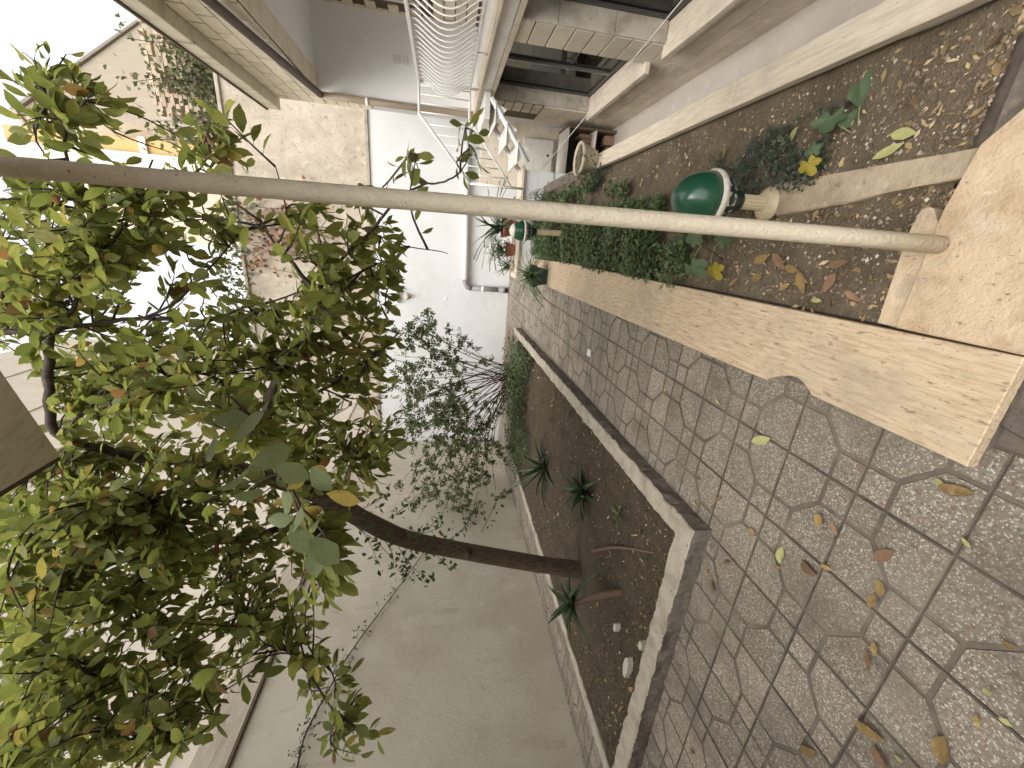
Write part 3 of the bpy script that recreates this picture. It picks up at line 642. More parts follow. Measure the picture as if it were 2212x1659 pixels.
# railing
ral = empty('railing', (HX, 5, 1), 'white wrought iron terrace railing of bellied bars, stepping down the stairs', 'railing')
zb, zt = 1.17, 1.80; xr = HX-.03; yc = 5.95
b = MB(); b.box(xr-.02, xr+.02, 1.6, yc, zt-.016, zt+.016, bev=.003); b.build('top_rail', 'paint_white', ral)
b = MB(); b.box(xr-.012, xr+.012, 1.6, yc, zb-.012, zb+.012, bev=.002); b.build('bottom_rail', 'paint_white', ral)
xe = 1.43
b = MB(); b.tube([(xr, yc, zt), (xe, yc, zt), (.70, yc, 1.13)], .017, 8); b.build('top_rail', 'paint_white', ral)
b = MB(); b.tube([(xr, yc, zb), (xe, yc, zb), (.70, yc, .56)], .013, 8); b.build('bottom_rail', 'paint_white', ral)
b = MB(); b.tube([(.70, yc, 1.13), (.70, yc, .375)], .015, 8); b.build('newel_post', 'paint_white', ral)
b = MB(); b.tube([(xr, yc, zt), (xr, yc, 1.05)], .016, 8); b.build('newel_post', 'paint_white', ral)
b = MB(); b.tube([(xr, 4.9, zb), (xr, 4.9, 1.05)], .012, 8); b.build('foot', 'paint_white', ral)
y = yc-.10; bar = None
while y > 2.9:
    pts = []
    for k in range(13):
        s_ = k/12; bel = math.sin(math.pi*min(1, max(0, (s_-.06)/.88)))**1.2
        off = -.17*bel*(1-.35*s_) if s_ > .02 else 0
        pts.append((xr+off, y-.10*math.sin(math.pi*s_)*.8*0 + (.20*bel*(.9-.3*s_) if False else 0) - .0, zb+(zt-zb)*s_))
    if bar is None:
        b = MB(); b.tube([(p[0], 0, p[2]) for p in pts], .0075, 6); bar = b.mesh('bar', 'paint_white')
    o = link('bar', bar, ral); o.location = (0, y, 0)
    y -= .112
for k in range(4):
    x = xe+.02+k*.095
    b = MB(); b.tube([(x, yc, zb), (x, yc-.012, (zb+zt)/2), (x, yc, zt)], .0075, 6); b.build('bar', 'paint_white', ral)
for k in range(1, 7):
    t = k/7; x = xe+(.70-xe)*t; dz = (zt-1.13)*t; dz2 = (zb-.56)*t
    b = MB(); b.tube([(x, yc, zb-dz2), (x, yc-.012, (zb+zt-dz-dz2)/2), (x, yc, zt-dz)], .0075, 6); b.build('bar', 'paint_white', ral)
# under the stairs: rear wall of the sunken strip, board, shelf with bricks
alc = empty('stair_store', (1.4, 7.2, -1.16), 'dim store under the stairs with boards and stacked bricks', 'store')
b = MB(); b.box(.85, 1.814, 7.32, 7.42, -1.2, .90); b.build('rear_wall', 'basement_wall', alc)
b = MB(); b.box(1.02, 1.60, 7.22, 7.25, -.28, .22, bev=.004); bd = b.build('board', 'shelf_white', alc)
b = MB(); b.lathe((1.38, 7.219, -.20), [(.02, 0), (.02, .002)], 14, axis=Vector((0, -1, 0))); b.build('hole', 'black_hole', bd)
b = MB(); b.box(1.0, 1.72, 6.75, 7.25, -.40, -.365, bev=.003); b.build('shelf', 'shelf_white', alc)
b = MB(); b.box(1.0, 1.72, 6.75, 7.25, -.84, -.805, bev=.003); b.build('shelf', 'shelf_white', alc)
b = MB(); b.box(1.70, 1.735, 6.75, 7.25, -1.16, -.36, bev=.003); b.build('upright', 'stem_wood', alc)
b = MB(); b.box(1.0, 1.7, 7.2, 7.22, -1.15, -.41); b.build('back_panel', 'interior', alc)
for k in range(7):
    b = MB(); x = 1.24+.062*k; b.box(x, x+.055, 6.86, 7.08, -.803, -.803+.19+rnd(-.03, .02), bev=.004); b.build('brick', 'brick_old', alc)
for k in range(3):
    b = MB(); b.box(1.25+.15*k, 1.38+.15*k, 6.82, 7.0, -1.159, -1.159+.06+.05*k, bev=.01); b.build('brick', 'brick_old', alc)
# clothes line
ra, rb = onx(1490, -20, 1.72), ony(1170, 366, 6.28)
mid = (ra+rb)/2; mid.z -= .004
b = MB(); b.tube([ra+(ra-rb)*.15, ra, mid, rb], .0045, 6); o = b.build('clothes_line', 'rope'); tag(o, 'thin white line stretched in front of the sunken windows', 'line')
# ================================================================== BACK WALL FITTINGS
dp = empty('drain_pipe', (-1.0, 9.05, .5), 'white drain pipe with grey elbow running down the far wall', 'pipe')
yp = WY-.075
q1, q2, q3 = ony(1005, 380, yp), ony(1005, 606, yp), ony(1090, 628, yp)
zp = q2.z
b = MB(); b.tube([(1.75, yp, zp+.05), (q2.x, yp, zp)], .055, 14); b.build('pipe', 'pvc_white', dp)
b = MB(); b.tube([(q2.x+.02, yp, zp), (q2.x-.07, yp, zp-.005), (q2.x-.135, yp, zp-.05), (q2.x-.16, yp, zp-.14)], .062, 14); b.build('elbow', 'pvc_grey', dp)
b = MB(); b.tube([(q2.x-.16, yp, zp-.14), (q2.x-.16, yp, .20)], .055, 14); b.build('pipe', 'pvc_grey', dp)
b = MB(); b.tube([(q2.x-.16, yp, .22), (q2.x-.16, yp-.02, .10), (q2.x-.16, yp-.10, .075)], .064, 14); eb = b.build('elbow', 'pvc_grey', dp)
b = MB(); b.lathe((q2.x-.16, yp-.102, .075), [(.055, 0), (.055, .004)], 16, axis=Vector((0, -1, 0))); b.build('pipe_mouth', 'black_hole', eb)
b = MB(); b.tube([(q2.x-.16, yp, .55), (q2.x-.16, yp, .62)], .062, 14); b.build('clip', 'pvc_white', dp)
wlp = empty('wall_lamp', (-1.31, 9.1, 2.3), 'small white lamp under a little shelf on the far wall', 'lamp')
p = ony(857, 638, WY-.05); b = MB(); b.box(p.x-.17, p.x+.17, WY-.12, WY-.002, p.z-.015, p.z+.015, bev=.003); b.build('shelf', 'paint_white', wlp)
p = ony(874, 640, WY-.06); b = MB(); b.lathe((p.x, WY-.002, p.z-.04), [(.075, 0), (.075, .02), (.05, .035), (.048, .10), (.03, .125)], 18, axis=Vector((0, -1, 0))); b.build('globe', 'lamp_white', wlp)
p = ony(962, 645, WY); b = MB(); b.box(p.x-.04, p.x+.04, WY-.012, WY-.001, p.z-.04, p.z+.04, bev=.004); o = b.build('wall_plate', 'plastic_white'); tag(o, 'tiny blank cover plate on the far white wall', 'plate')
p = ony(1073, 930, WY); b = MB(); b.lathe((-4.60, WY-.001, .16), [(.035, 0), (.035, .003)], 14, axis=Vector((0, -1, 0))); o = b.build('drain_hole', 'black_hole'); tag(o, 'small dark drain hole low in the far wall corner', 'hole')
# ================================================================== GARDEN LAMPS
def garden_lamp(base, hpost, rim, label, white_cap):
    t = empty('garden_lamp', base, label, 'lamp', 'green garden lamps'); x, y, z = base
    ax = Vector((-.02, .01, 1)).normalized()
    def P(h): return Vector(base)+ax*h
    r = rim
    b = MB(); b.lathe(P(-.02), [(r*.62, 0), (r*.62, .018), (r*.5, .03), (r*.36, .04)], 22, axis=ax); b.build('base', 'lamp_cream', t)
    b = MB(); b.lathe(P(.015), [(r*.27, 0), (r*.27, hpost)], 32, flute=.09, smooth=False, axis=ax); b.build('post', 'lamp_cream', t)
    h = .01+hpost
    b = MB(); b.lathe(P(h), [(r*.33, 0), (r*.38, .012), (r*.40, .03), (r*.62, .065), (r*.84, .10), (r*.93, .13)], 28, axis=ax); cup = b.build('cup', 'lamp_dark', t)
    for k in range(8):      # pale panels on the cup
        a = 2*math.pi*(k+.5)/8; pts = []; q = ax.to_track_quat('Z', 'Y').to_matrix()
        for (rr, hh) in ((r*.62, .067), (r*.93, .126)):
            for da in (-.26, .26): pts.append(P(h)+q@Vector(((rr+.004)*math.cos(a+da), (rr+.004)*math.sin(a+da), hh)))
        b = MB(); inn = [p_-(p_-P(h+.08)).normalized()*.006 for p_ in pts]
        b.add(pts+inn, [(0, 1, 3, 2), (4, 6, 7, 5), (0, 4, 5, 1), (1, 5, 7, 3), (3, 7, 6, 2), (2, 6, 4, 0)]); b.build('panel', 'lamp_white', cup)
    b = MB(); b.lathe(P(h+.128), [(r*.93, 0), (r*1.02, .003), (r*1.03, .020), (r*.96, .026)], 32, axis=ax); b.build('rim', 'lamp_white', t)
    pr = [(r*.95*math.cos(a), .153+r*1.36*math.sin(a)) for a in [i*math.pi/2/9 for i in range(9)]]+[(.004, .153+r*1.36)]
    b = MB(); b.lathe(P(h), [(max(a, .003), c) for a, c in pr], 32, axis=ax); b.build('dome', 'lamp_green', t)
    if white_cap:
        pr2 = [(a+.002, c+.002) for a, c in pr[4:]]
        b = MB(); b.lathe(P(h), pr2, 28, axis=ax); b.build('peeled_cap', 'lamp_white', t)
lb = onz(1655, 440, .078)
garden_lamp((lb.x, lb.y, .078), .125, .114, 'green domed garden lamp on a short ribbed post beside the corner post', False)
garden_lamp((.135, 4.72, .06), .36, .115, 'green garden lamp with a peeling white top among the ground cover', True)
# ================================================================== LEAF SHAPES
def leaf_pts(L, W, curl=.25, fold=.25, n=5, shape='oval', wob=0.0):
    """leaf along +y from origin, normal +z; returns verts, faces"""
    vs = []; fs = []
    for i in range(n+1):
        t = i/n
        if shape == 'oval': wd = W/2*(math.sin(math.pi*min(1, t*.98+.01))**.75)*(.82+.36*t)
        elif shape == 'strap': wd = W/2*(1-t**2.2)*(.75+.25*min(1, t*6))
        else: wd = W/2*math.sin(math.pi*min(1, t*.9+.06))
        if i == n: wd = W*.015
        if i == 0: wd = W*.03
        y = L*t; z = -curl*L*t*t
        k = 1+wob*rnd(-1, 1)
        vs += [(-wd*k, y*(1-.04*curl), z+fold*wd), (0, y, z), (wd*(1+wob*rnd(-1, 1)), y*(1-.04*curl), z+fold*wd)]
    for i in range(n):
        a = i*3; fs += [(a, a+1, a+4, a+3), (a+1, a+2, a+5, a+4)]
    return vs, fs
def frame(d, nrm):
    d = d.normalized(); x = d.cross(nrm)
    if x.length < 1e-4: x = d.orthogonal()
    x.normalize(); z = x.cross(d).normalized()
    return Matrix(((x.x, d.x, z.x), (x.y, d.y, z.y), (x.z, d.z, z.z)))
def add_leaf(b, p, d, nrm, L, W, curl=.25, fold=.25, n=3, shape='oval', mi=0, wob=.08):
    vs, fs = leaf_pts(L, W, curl, fold, n, shape, wob); M = frame(d, nrm)
    b.add([p+M@Vector(v) for v in vs], fs, mi, True)
def bez(pts, k=4):
    """Catmull-Rom through 3d points"""
    P = [Vector(p) for p in pts]; out = []
    for i in range(len(P)-1):
        p0 = P[max(i-1, 0)]; p1 = P[i]; p2 = P[i+1]; p3 = P[min(i+2, len(P)-1)]
        for q in range(k):
            t = q/k; out.append(.5*((2*p1)+(p2-p0)*t+(2*p0-5*p1+4*p2-p3)*t*t+(3*p1-p0-3*p2+p3)*t**3))
    out.append(P[-1]); return out
# ================================================================== THE BIG TREE
tb = Vector((-3.07, 2.9, 0))
tree = empty('leafy_tree', tb, 'leaning tree with broad yellowing leaves filling the upper half of the view', 'tree')
tk = [(1300, 1238, 4.02, .095), (1265, 1233, 3.98, .088), (1200, 1224, 3.88, .080), (1130, 1213, 3.75, .077), (1000, 1190, 3.5, .074), (880, 1165, 3.3, .072), (800, 1130, 3.15, .072), (720, 1085, 3.0, .068)]
pts = bez([at(x, y, d) for x, y, d, r in tk], 4)
def lerp_r(rs, k): 
    o = []
    for i in range(len(rs)-1): o += [rs[i]+(rs[i+1]-rs[i])*q/k for q in range(k)]
    return o+[rs[-1]]
rad = [r*(1+.06*noise.noise(p*6)) for r, p in zip(lerp_r([t[3] for t in tk], 4), pts)]
b = MB(); b.tube(pts, rad, 18)
b.tube([at(1010, 1196, 3.42), at(1006, 1202, 3.36)], [.035, .022], 10)
b.build('trunk', 'bark', tree)
LIMBS = {
 'L1': [(735, 1093, 3.02, .066), (660, 1060, 2.92, .055), (600, 1040, 2.85, .05), (480, 1003, 2.75, .042), (330, 990, 2.7, .034), (180, 985, 2.6, .026), (-60, 970, 2.5, .02)],
 'L2': [(680, 1068, 2.95, .045), (620, 990, 2.7, .036), (575, 900, 2.45, .030), (610, 800, 2.2, .026), (660, 731, 2.1, .022), (672, 680, 2.05, .018), (683, 633, 2.0, .014), (640, 580, 1.95, .010), (597, 532, 1.9, .007), (560, 470, 1.85, .004)],
 'L3': [(330, 990, 2.7, .03), (200, 965, 2.5, .027), (120, 930, 2.4, .026), (104, 820, 2.3, .024), (105, 730, 2.2, .022), (60, 715, 2.2, .02), (-40, 722, 2.15, .018)],
 'L3b': [(105, 730, 2.2, .017), (118, 712, 2.2, .015), (200, 700, 2.25, .014), (312, 686, 2.3, .012), (451, 693, 2.4, .010), (520, 665, 2.45, .008), (590, 650, 2.5, .006), (729, 598, 2.6, .003)],
 'L3c': [(105, 730, 2.2, .015), (140, 690, 2.15, .013), (165, 650, 2.1, .011), (205, 580, 2.05, .010), (243, 528, 2.0, .008), (300, 430, 1.95, .006), (330, 345, 1.9, .004)],
 'L3d': [(312, 686, 2.3, .008), (380, 650, 2.3, .007), (470, 560, 2.3, .005), (520, 500, 2.3, .003)],
 'L4': [(200, 965, 2.5, .014), (132, 942, 2.35, .013), (194, 876, 2.3, .011), (250, 806, 2.3, .009), (302, 723, 2.3, .007), (365, 640, 2.3, .004)],
 'L5': [(690, 1085, 3.0, .033), (590, 1148, 2.8, .026), (451, 1172, 2.6, .021), (347, 1196, 2.5, .017), (200, 1230, 2.3, .013), (80, 1310, 2.2, .011), (110, 1480, 2.1, .010), (226, 1576, 2.1, .006), (399, 1592, 2.1, .003)],
 'L6': [(520, 1160, 2.7, .017), (500, 1260, 2.55, .014), (560, 1350, 2.45, .011), (635, 1413, 2.4, .009), (690, 1490, 2.35, .006), (746, 1569, 2.3, .003)],
 'L6b': [(635, 1413, 2.4, .006), (700, 1430, 2.35, .005), (725, 1480, 2.35, .0035), (715, 1540, 2.3, .002)],
 'L7': [(347, 1196, 2.5, .012), (260, 1290, 2.35, .010), (243, 1284, 2.3, .009), (300, 1350, 2.3, .006), (370, 1440, 2.3, .003)],
 'L8': [(90, 1380, 2.15, .009), (150, 1420, 2.15, .008), (215, 1444, 2.15, .007), (344, 1500, 2.2, .005), (479, 1545, 2.2, .002)],
 'L8b': [(110, 1480, 2.1, .009), (50, 1590, 2.0, .008), (0, 1680, 1.95, .007)],
 'L9': [(683, 633, 2.0, .011), (740, 560, 2.08, .009), (800, 500, 2.13, .008), (850, 440, 2.15, .007), (910, 400, 2.2, .006), (960, 392, 2.2, .005), (1000, 364, 2.2, .0045), (1014, 320, 2.2, .0035), (1002, 285, 2.2, .002)],
 'L9b': [(910, 400, 2.2, .004), (902, 360, 2.2, .003), (888, 330, 2.2, .002)],
 'L9c': [(800, 500, 2.13, .004), (870, 530, 2.0, .003), (935, 540, 1.95, .0025), (968, 548, 1.95, .002)],
 'L10': [(243, 528, 2.0, .009), (195, 440, 1.9, .008), (145, 345, 1.85, .007), (140, 277, 1.8, .0055), (115, 245, 1.8, .004), (90, 190, 1.8, .0025)],
 'L10b': [(140, 277, 1.8, .004), (165, 240, 1.8, .003), (190, 215, 1.8, .002)],
 'L11': [(300, 430, 1.95, .006), (420, 375, 2.0, .005), (455, 320, 2.0, .004), (440, 262, 2.0, .0025)],
 'L12': [(640, 1050, 2.9, .012), (620, 1010, 2.2, .010), (585, 960, 1.7, .007), (540, 900, 1.35, .005), (490, 850, 1.3, .003)],
 'L12b': [(620, 1010, 2.2, .008), (640, 1080, 1.6, .006), (690, 1140, 1.4, .004), (720, 1180, 1.35, .003)],
 'L13': [(683, 633, 2.0, .010), (750, 605, 2.0, .007), (830, 565, 2.0, .004), (865, 590, 2.0, .002)],
 'L14': [(575, 900, 2.45, .016), (680, 850, 2.5, .011), (780, 790, 2.5, .007), (860, 720, 2.5, .003)],
 'L15': [(620, 990, 2.7, .012), (700, 960, 2.4, .008), (790, 985, 2.3, .005), (840, 960, 2.3, .003)],
 'L16': [(575, 900, 2.45, .014), (480, 830, 2.3, .010), (400, 800, 2.2, .007), (300, 850, 2.1, .005), (220, 880, 2.1, .003)],
 'L17': [(480, 1003, 2.75, .012), (430, 1080, 2.4, .010), (330, 1080, 2.2, .008), (200, 1090, 2.1, .006), (60, 1130, 2.0, .004)],
 'L18': [(597, 532, 1.9, .005), (620, 470, 1.9, .004), (595, 360, 1.9, .0025)],
}
NODES = []
for nm, L in LIMBS.items():
    pp = bez([at(x, y, d) for x, y, d, r in L], 5); rr = lerp_r([t[3] for t in L], 5)
    for i in range(1, len(pp)-1): pp[i] = pp[i]+rvec()*min(.006, rr[i]*.7)
    b = MB(); b.tube(pp, rr, 8 if L[0][3] > .012 else 6)
    b.build('branch', 'twig' if L[0][3] < .05 else 'bark', tree)
    for p_, r_ in zip(pp, rr): NODES.append((p_, r_))
def pix(p):
    q = p-CAM; zz = q.dot(fw); return 1106+FPX*q.dot(dn)/zz, 829.5-FPX*q.dot(rt)/zz
# crown region in the picture plane of the limbs, only used to choose where shoots grow
REG = [([(-40, 395), (330, 400), (390, 470), (300, 570), (230, 630), (-40, 660)], 1.0),
       ([(300, 440), (480, 430), (490, 720), (240, 720)], .42),
       ([(-40, 660), (240, 640), (250, 760), (-40, 760)], .35),
       ([(120, 760), (260, 720), (480, 720), (560, 660), (700, 640), (850, 660), (835, 800), (850, 985), (720, 1170), (560, 1250), (60, 1250), (140, 1010), (130, 900)], 1.0),
       ([(-40, 1080), (140, 1010), (560, 1250), (730, 1180), (735, 1290), (560, 1390), (480, 1450), (-40, 1450)], .95),
       ([(-40, 1450), (480, 1450), (500, 1500), (440, 1560), (300, 1690), (-40, 1690)], .8),
       ([(650, 440), (770, 430), (860, 500), (870, 620), (640, 650)], .85),
       ([(610, 1390), (740, 1430), (820, 1560), (820, 1640), (720, 1640), (640, 1480)], .55),
       ([(40, 110), (130, 90), (225, 190), (235, 290), (150, 330), (60, 290)], .75),
       ([(350, 330), (480, 220), (540, 330), (560, 395), (350, 395)], .8),
       ([(860, 335), (930, 335), (990, 380), (930, 410), (880, 410)], .35),
       ([(985, 255), (1045, 250), (1045, 330), (1000, 380)], .7)]
LEAVES = []; TW = MB()
def shoot(p0, p1, n, L0):
    mid = (p0+p1)/2+rvec()*(p1-p0).length*.10+Vector((0, 0, (p1-p0).length*.06))
    q = bez([p0, mid, p1], 4); r0_ = min(.007, .0028+.013*(p1-p0).length)
    TW.tube(q, [r0_*(1-.72*i/8) for i in range(9)], 5)
    ax = (q[-1]-q[-3]).normalized(); m = len(q)-1
    for k in range(n):
        t = 1-.88*(k/n); f = t*m; i = min(int(f), m-1); p = q[i].lerp(q[i+1], f-i)
        side = rvec(); side = (side-ax*side.dot(ax)).normalized()
        d = (ax*rnd(.1, .9)+side*rnd(.5, 1.0)+Vector((0, 0, rnd(-.75, .15)))).normalized()
        nr = (Vector((rnd(-.7, .7), rnd(-.7, .7), 1))+side*.3).normalized()
        L = L0*rnd(.55, 1.2)
        pet = p+d*rnd(.008, .02); TW.tube([p, pet], .0011, 4, cap=False)
        LEAVES.append((pet, d, nr, L, L*rnd(.42, .58)))
for poly, dens in REG:
    xs = [p[0] for p in poly]; ysx = [p[1] for p in poly]; got = []
    A = abs(sum(poly[i][0]*poly[(i+1) % len(poly)][1]-poly[(i+1) % len(poly)][0]*poly[i][1] for i in range(len(poly))))/2
    n = max(3, int(A*dens/930)); tries = 0
    while len(got) < n and tries < n*60:
        tries += 1; c = (rnd(min(xs), max(xs)), rnd(min(ysx), max(ysx)))
        if not poly_in(c, poly) or any((c[0]-g_[0])**2+(c[1]-g_[1])**2 < 25**2 for g_ in got): continue
        got.append(c)
        best = min(NODES, key=lambda N: (pix(N[0])[0]-c[0])**2+(pix(N[0])[1]-c[1])**2)
        d = (best[0]-CAM).dot(fw); d = min(3.5, max(1.45, d+rnd(-.45, .55)))
        if c[0] < 230 and 780 < c[1] < 1080: d = max(d, 2.3)
        if c[1] < 480: d = max(1.75, d)
        p1 = at(c[0], c[1], d)
        near = sorted(NODES, key=lambda N: (N[0]-p1).length)[:6]; src = random.choice(near)[0]
        if (src-p1).length > 1.0: src = near[0][0]
        shoot(src, p1, random.randint(9, 13) if c[1] > 395 and c[0] < 840 else random.randint(5, 8), .098 if d > 1.6 else .088)
# a few large pale leaves seen from below, close to the viewer
PALE = []
for (X, Y, dd, L) in ((500, 905, 1.30, .10), (455, 915, 1.32, .085), (545, 930, 1.25, .13), (590, 985, 1.15, .115), (630, 1020, 1.15, .10), (560, 1000, 1.25, .09), (470, 970, 1.3, .10), (515, 1040, 1.25, .12),
                      (640, 1125, 1.2, .125), (650, 1165, 1.2, .11), (700, 1190, 1.2, .12), (620, 1085, 1.25, .10), (600, 1125, 1.3, .09), (680, 1210, 1.3, .10), (540, 1070, 1.3, .10), (690, 1130, 1.2, .10), (690, 1035, 1.3, .10)):
    PALE.append((at(X, Y, dd), L))
YEL = [(at(745, 1070, 1.5), .14), (at(668, 1108, 1.55), .11), (at(640, 1045, 1.7), .09), (at(610, 1085, 1.8), .08), (at(690, 1015, 1.9), .09), (at(655, 1150, 1.6), .08), (at(60, 600, 2.0), .12), (at(40, 590, 1.95), .10)]
TW_o = TW.build('twigs', 'twig', tree); TW_o['kind'] = 'stuff'
# the 300 leaves nearest to the viewer are parts of their own, the rest is one part
LEAVES.sort(key=lambda l: (l[0]-CAM).length)
def leaf_me(nm, m, curl, fold, wob, n=6, shape='oval', asp=.52):
    b = MB(); vs, fs = leaf_pts(1, asp, curl, fold, n, shape, wob); b.add(vs, fs, 0, True); return b.mesh(nm, m)
LM = [leaf_me('leaf', 'leaf_tree', c, f, .07) for c, f in ((.12, .25), (.35, .3), (-.15, .35), (.22, .1), (.5, .4), (.05, .15))]
LP = [leaf_me('leaf', 'leaf_pale', c, f, .10, asp=.62) for c, f in ((.3, .2), (-.3, .35), (.45, .5), (.1, .1))]
def leaf_obj(me, p, d, nr, L, W, parent, name='leaf', asp=.52):
    o = link(name, me, parent); M = frame(d, nr).to_4x4(); M.translation = p
    o.matrix_basis = M @ Matrix.Diagonal((W/asp, L, L, 1)); return o
vis = [l for l in LEAVES if -60 < pix(l[0])[0] < 2260 and -60 < pix(l[0])[1] < 1720]
ids = set(id(l) for l in vis[:275])
for l in vis[:275]: leaf_obj(random.choice(LM), *l, tree)
for p, L in PALE:
    d = (Vector((rnd(-1, 1), rnd(-1, 1), rnd(-1.2, -.1)))).normalized(); nr = (fw*rnd(-1, -.4)+rvec()*.6).normalized()
    leaf_obj(random.choice(LP), p-d*L*.5, d, nr, L, L*.6, tree, asp=.62)
LY = [leaf_me('leaf', 'leaf_yellow', c, f, .08) for c, f in ((.1, .2), (.3, .3), (-.2, .3))]
for k, (p, L) in enumerate(YEL):
    d = (dn*rnd(.5, 1)+rt*rnd(-.5, .5)).normalized() if k < 6 else rvec(); nr = (-fw+rvec()*.5).normalized()
    leaf_obj(random.choice(LY), p-d*L*.5, d, nr, L, L*.48, tree)
fol = MB()
for l in LEAVES:
    if id(l) in ids: continue
    add_leaf(fol, *l, curl=rnd(-.15, .5), fold=rnd(.05, .4), n=4)
fo = fol.build('foliage', 'leaf_tree', tree); fo['kind'] = 'stuff'
# ================================================================== SHRUB AT THE BACK OF THE BED
sb = onz(1112, 805, .04)
shr = empty('rose_shrub', sb, 'arching many-stemmed shrub with small dark leaves at the far end of the bed', 'shrub')
random.seed(21)
SN = []; st_ = MB()
def stem(p0, p1, r, sag):
    mid = p0.lerp(p1, .5)+Vector((0, 0, sag)); q = bez([p0, mid, p1], 5)
    st_.tube(q, [r*(1-.75*i/10) for i in range(11)], 5, cap=False); return q
yb = sb.y
tips = [(905, 690), (880, 730), (925, 720), (860, 770), (840, 820), (850, 850), (880, 850), (840, 900), (870, 930), (900, 960), (850, 980), (900, 1010), (930, 1050), (880, 1080), (900, 1110), (960, 1100), (1000, 1090), (1050, 1060), (1010, 1150), (960, 1160), (940, 900), (960, 830), (980, 760), (1040, 1000), (1070, 1120), (930, 800), (870, 880), (900, 880), (950, 960), (980, 1040), (850, 1040), (870, 1140), (920, 1180), (1000, 1190), (830, 780), (880, 690), (850, 720), (910, 960), (990, 940), (820, 950)]
for (X, Y) in tips:
    dist = rnd(-1.2, .6) if Y < 900 else rnd(-2.2, -.4)
    p1 = ony(X+rnd(-12, 12), Y+rnd(-12, 12), max(3.6, yb+dist)); p0 = sb+Vector((rnd(-.22, .22), rnd(-.18, .18), 0))
    q = stem(p0, p1, .010, rnd(.05, .35)); SN.append(q)
    for k in range(random.randint(4, 7)):
        i = random.randint(5, 9); e = q[i]+rvec()*rnd(.18, .5)+Vector((0, 0, rnd(-.12, .12))); q2 = stem(q[i], e, .0035, .02); SN.append(q2)
        for k2 in range(2):
            j = random.randint(4, 9); e2 = q2[j]+rvec()*rnd(.08, .22); SN.append(stem(q2[j], e2, .002, .01))
st_.build('stems', 'twig_red', shr)
fl = MB()
for q in SN:
    for k in range(random.randint(6, 11)):
        i = random.randint(5, len(q)-1); p = q[i]+rvec()*.03
        for s_ in range(random.randint(1, 4)):
            d = (rvec()+Vector((0, 0, -.2))).normalized(); add_leaf(fl, p+rvec()*.02, d, rvec(), rnd(.036, .066), rnd(.022, .036), n=2)
o = fl.build('foliage', 'leaf_shrub', shr); o['kind'] = 'stuff'
# shoots on the trunk (ivy-like sprigs)
tv = MB(); tl = MB()
for (X, Y, d, ex, ey) in ((880, 1180, 3.25, 870, 1240), (900, 1160, 3.25, 960, 1105), (860, 1180, 3.2, 930, 1255), (820, 1150, 3.1, 850, 1230), (960, 1170, 3.3, 1030, 1095), (760, 1130, 3.0, 820, 1225), (900, 1190, 3.2, 975, 1235), (1040, 1150, 3.4, 1075, 1075), (780, 1100, 3.0, 840, 1060), (840, 1120, 3.1, 905, 1065), (880, 1140, 3.15, 960, 1135), (780, 1145, 3.0, 885, 1255)):
    p0, p1 = at(X, Y, d), at(ex, ey, d-rnd(.1, .4)); q = bez([p0, (p0+p1)/2+rvec()*.05, p1], 5); tv.tube(q, [.003*(1-.06*i) for i in range(11)], 5, cap=False)
    for k in range(22):
        p = q[random.randint(2, 10)]+rvec()*.05; add_leaf(tl, p, (rvec()+Vector((0, 0, -.3))).normalized(), rvec(), rnd(.035, .06), rnd(.02, .034), n=2)
tsp = empty('trunk_sprigs', at(880, 1165, 3.3), 'thin leafy sprigs climbing the leaning trunk', 'climber')
tv.build('stems', 'twig', tsp); o = tl.build('foliage', 'leaf_shrub', tsp); o['kind'] = 'stuff'
# thin creeper stem across the left wall
cw = empty('wall_creeper', onx(700, 1500, WX+.03), 'thin bare creeper stem crossing the left boundary wall', 'creeper')
cp = [(915, 1195), (860, 1270), (800, 1350), (750, 1420), (710, 1490), (680, 1545), (655, 1600), (640, 1670)]
q = bez([onx(x, y, WX+.04) for x, y in cp], 4); b = MB(); b.tube(q, [.006+.004*i/28 for i in range(len(q))], 6)
for k in range(26):
    p = random.choice(q[2:]); b.tube([p, p+rvec()*.05+Vector((.03, 0, 0)), p+rvec()*.12+Vector((.05, 0, 0))], .0025, 4, cap=False)
b.build('stem', 'twig', cw)
b = MB()
for k in range(150):
    p = random.choice(q)+rvec()*.10+Vector((.06, 0, 0)); add_leaf(b, p, rvec(), rvec(), rnd(.03, .06), rnd(.02, .03), n=2)
o = b.build('foliage', 'leaf_shrub', cw); o['kind'] = 'stuff'
# creeper with red leaves on the neighbour wall, green on top
rc_ = empty('red_creeper', ony(620, 480, 9.35), 'creeper with red autumn leaves hanging on the brown rendered wall', 'creeper')
b = MB(); tw_ = MB()
for k in range(16):
    p0 = ony(rnd(520, 560), rnd(430, 580), 9.36); p1 = p0+Vector((rnd(-.5, .5), -.03, -rnd(.6, 1.7))); tw_.tube(bez([p0, (p0+p1)/2+Vector((rnd(-.2, .2), -.04, 0)), p1], 4), .005, 4, cap=False)
    for j in range(16):
        p = p0.lerp(p1, rnd(.0, 1))+Vector((rnd(-.15, .15), -rnd(.02, .10), rnd(-.05, .05))); add_leaf(b, p, (rvec()+Vector((0, 0, -.5))).normalized(), Vector((rnd(-.4, .4), -1, rnd(-.2, .5))), rnd(.07, .12), rnd(.06, .10), n=2)
tw_.build('stems', 'twig_red', rc_); o = b.build('foliage', 'creeper_red', rc_); o['kind'] = 'stuff'
gt = empty('wall_top_climber', ony(490, 560, 9.5), 'bright green climber spilling over the brown wall top', 'climber'); b = MB()
for k in range(800):
    X, Y = rnd(470, 545), rnd(430, 760)
    p = ony(X, Y, 9.34+rnd(-.15, .5)); add_leaf(b, p, rvec(), rvec(), rnd(.08, .14), rnd(.06, .10), n=2)
o = b.build('foliage', 'creeper_green', gt); o['kind'] = 'stuff'
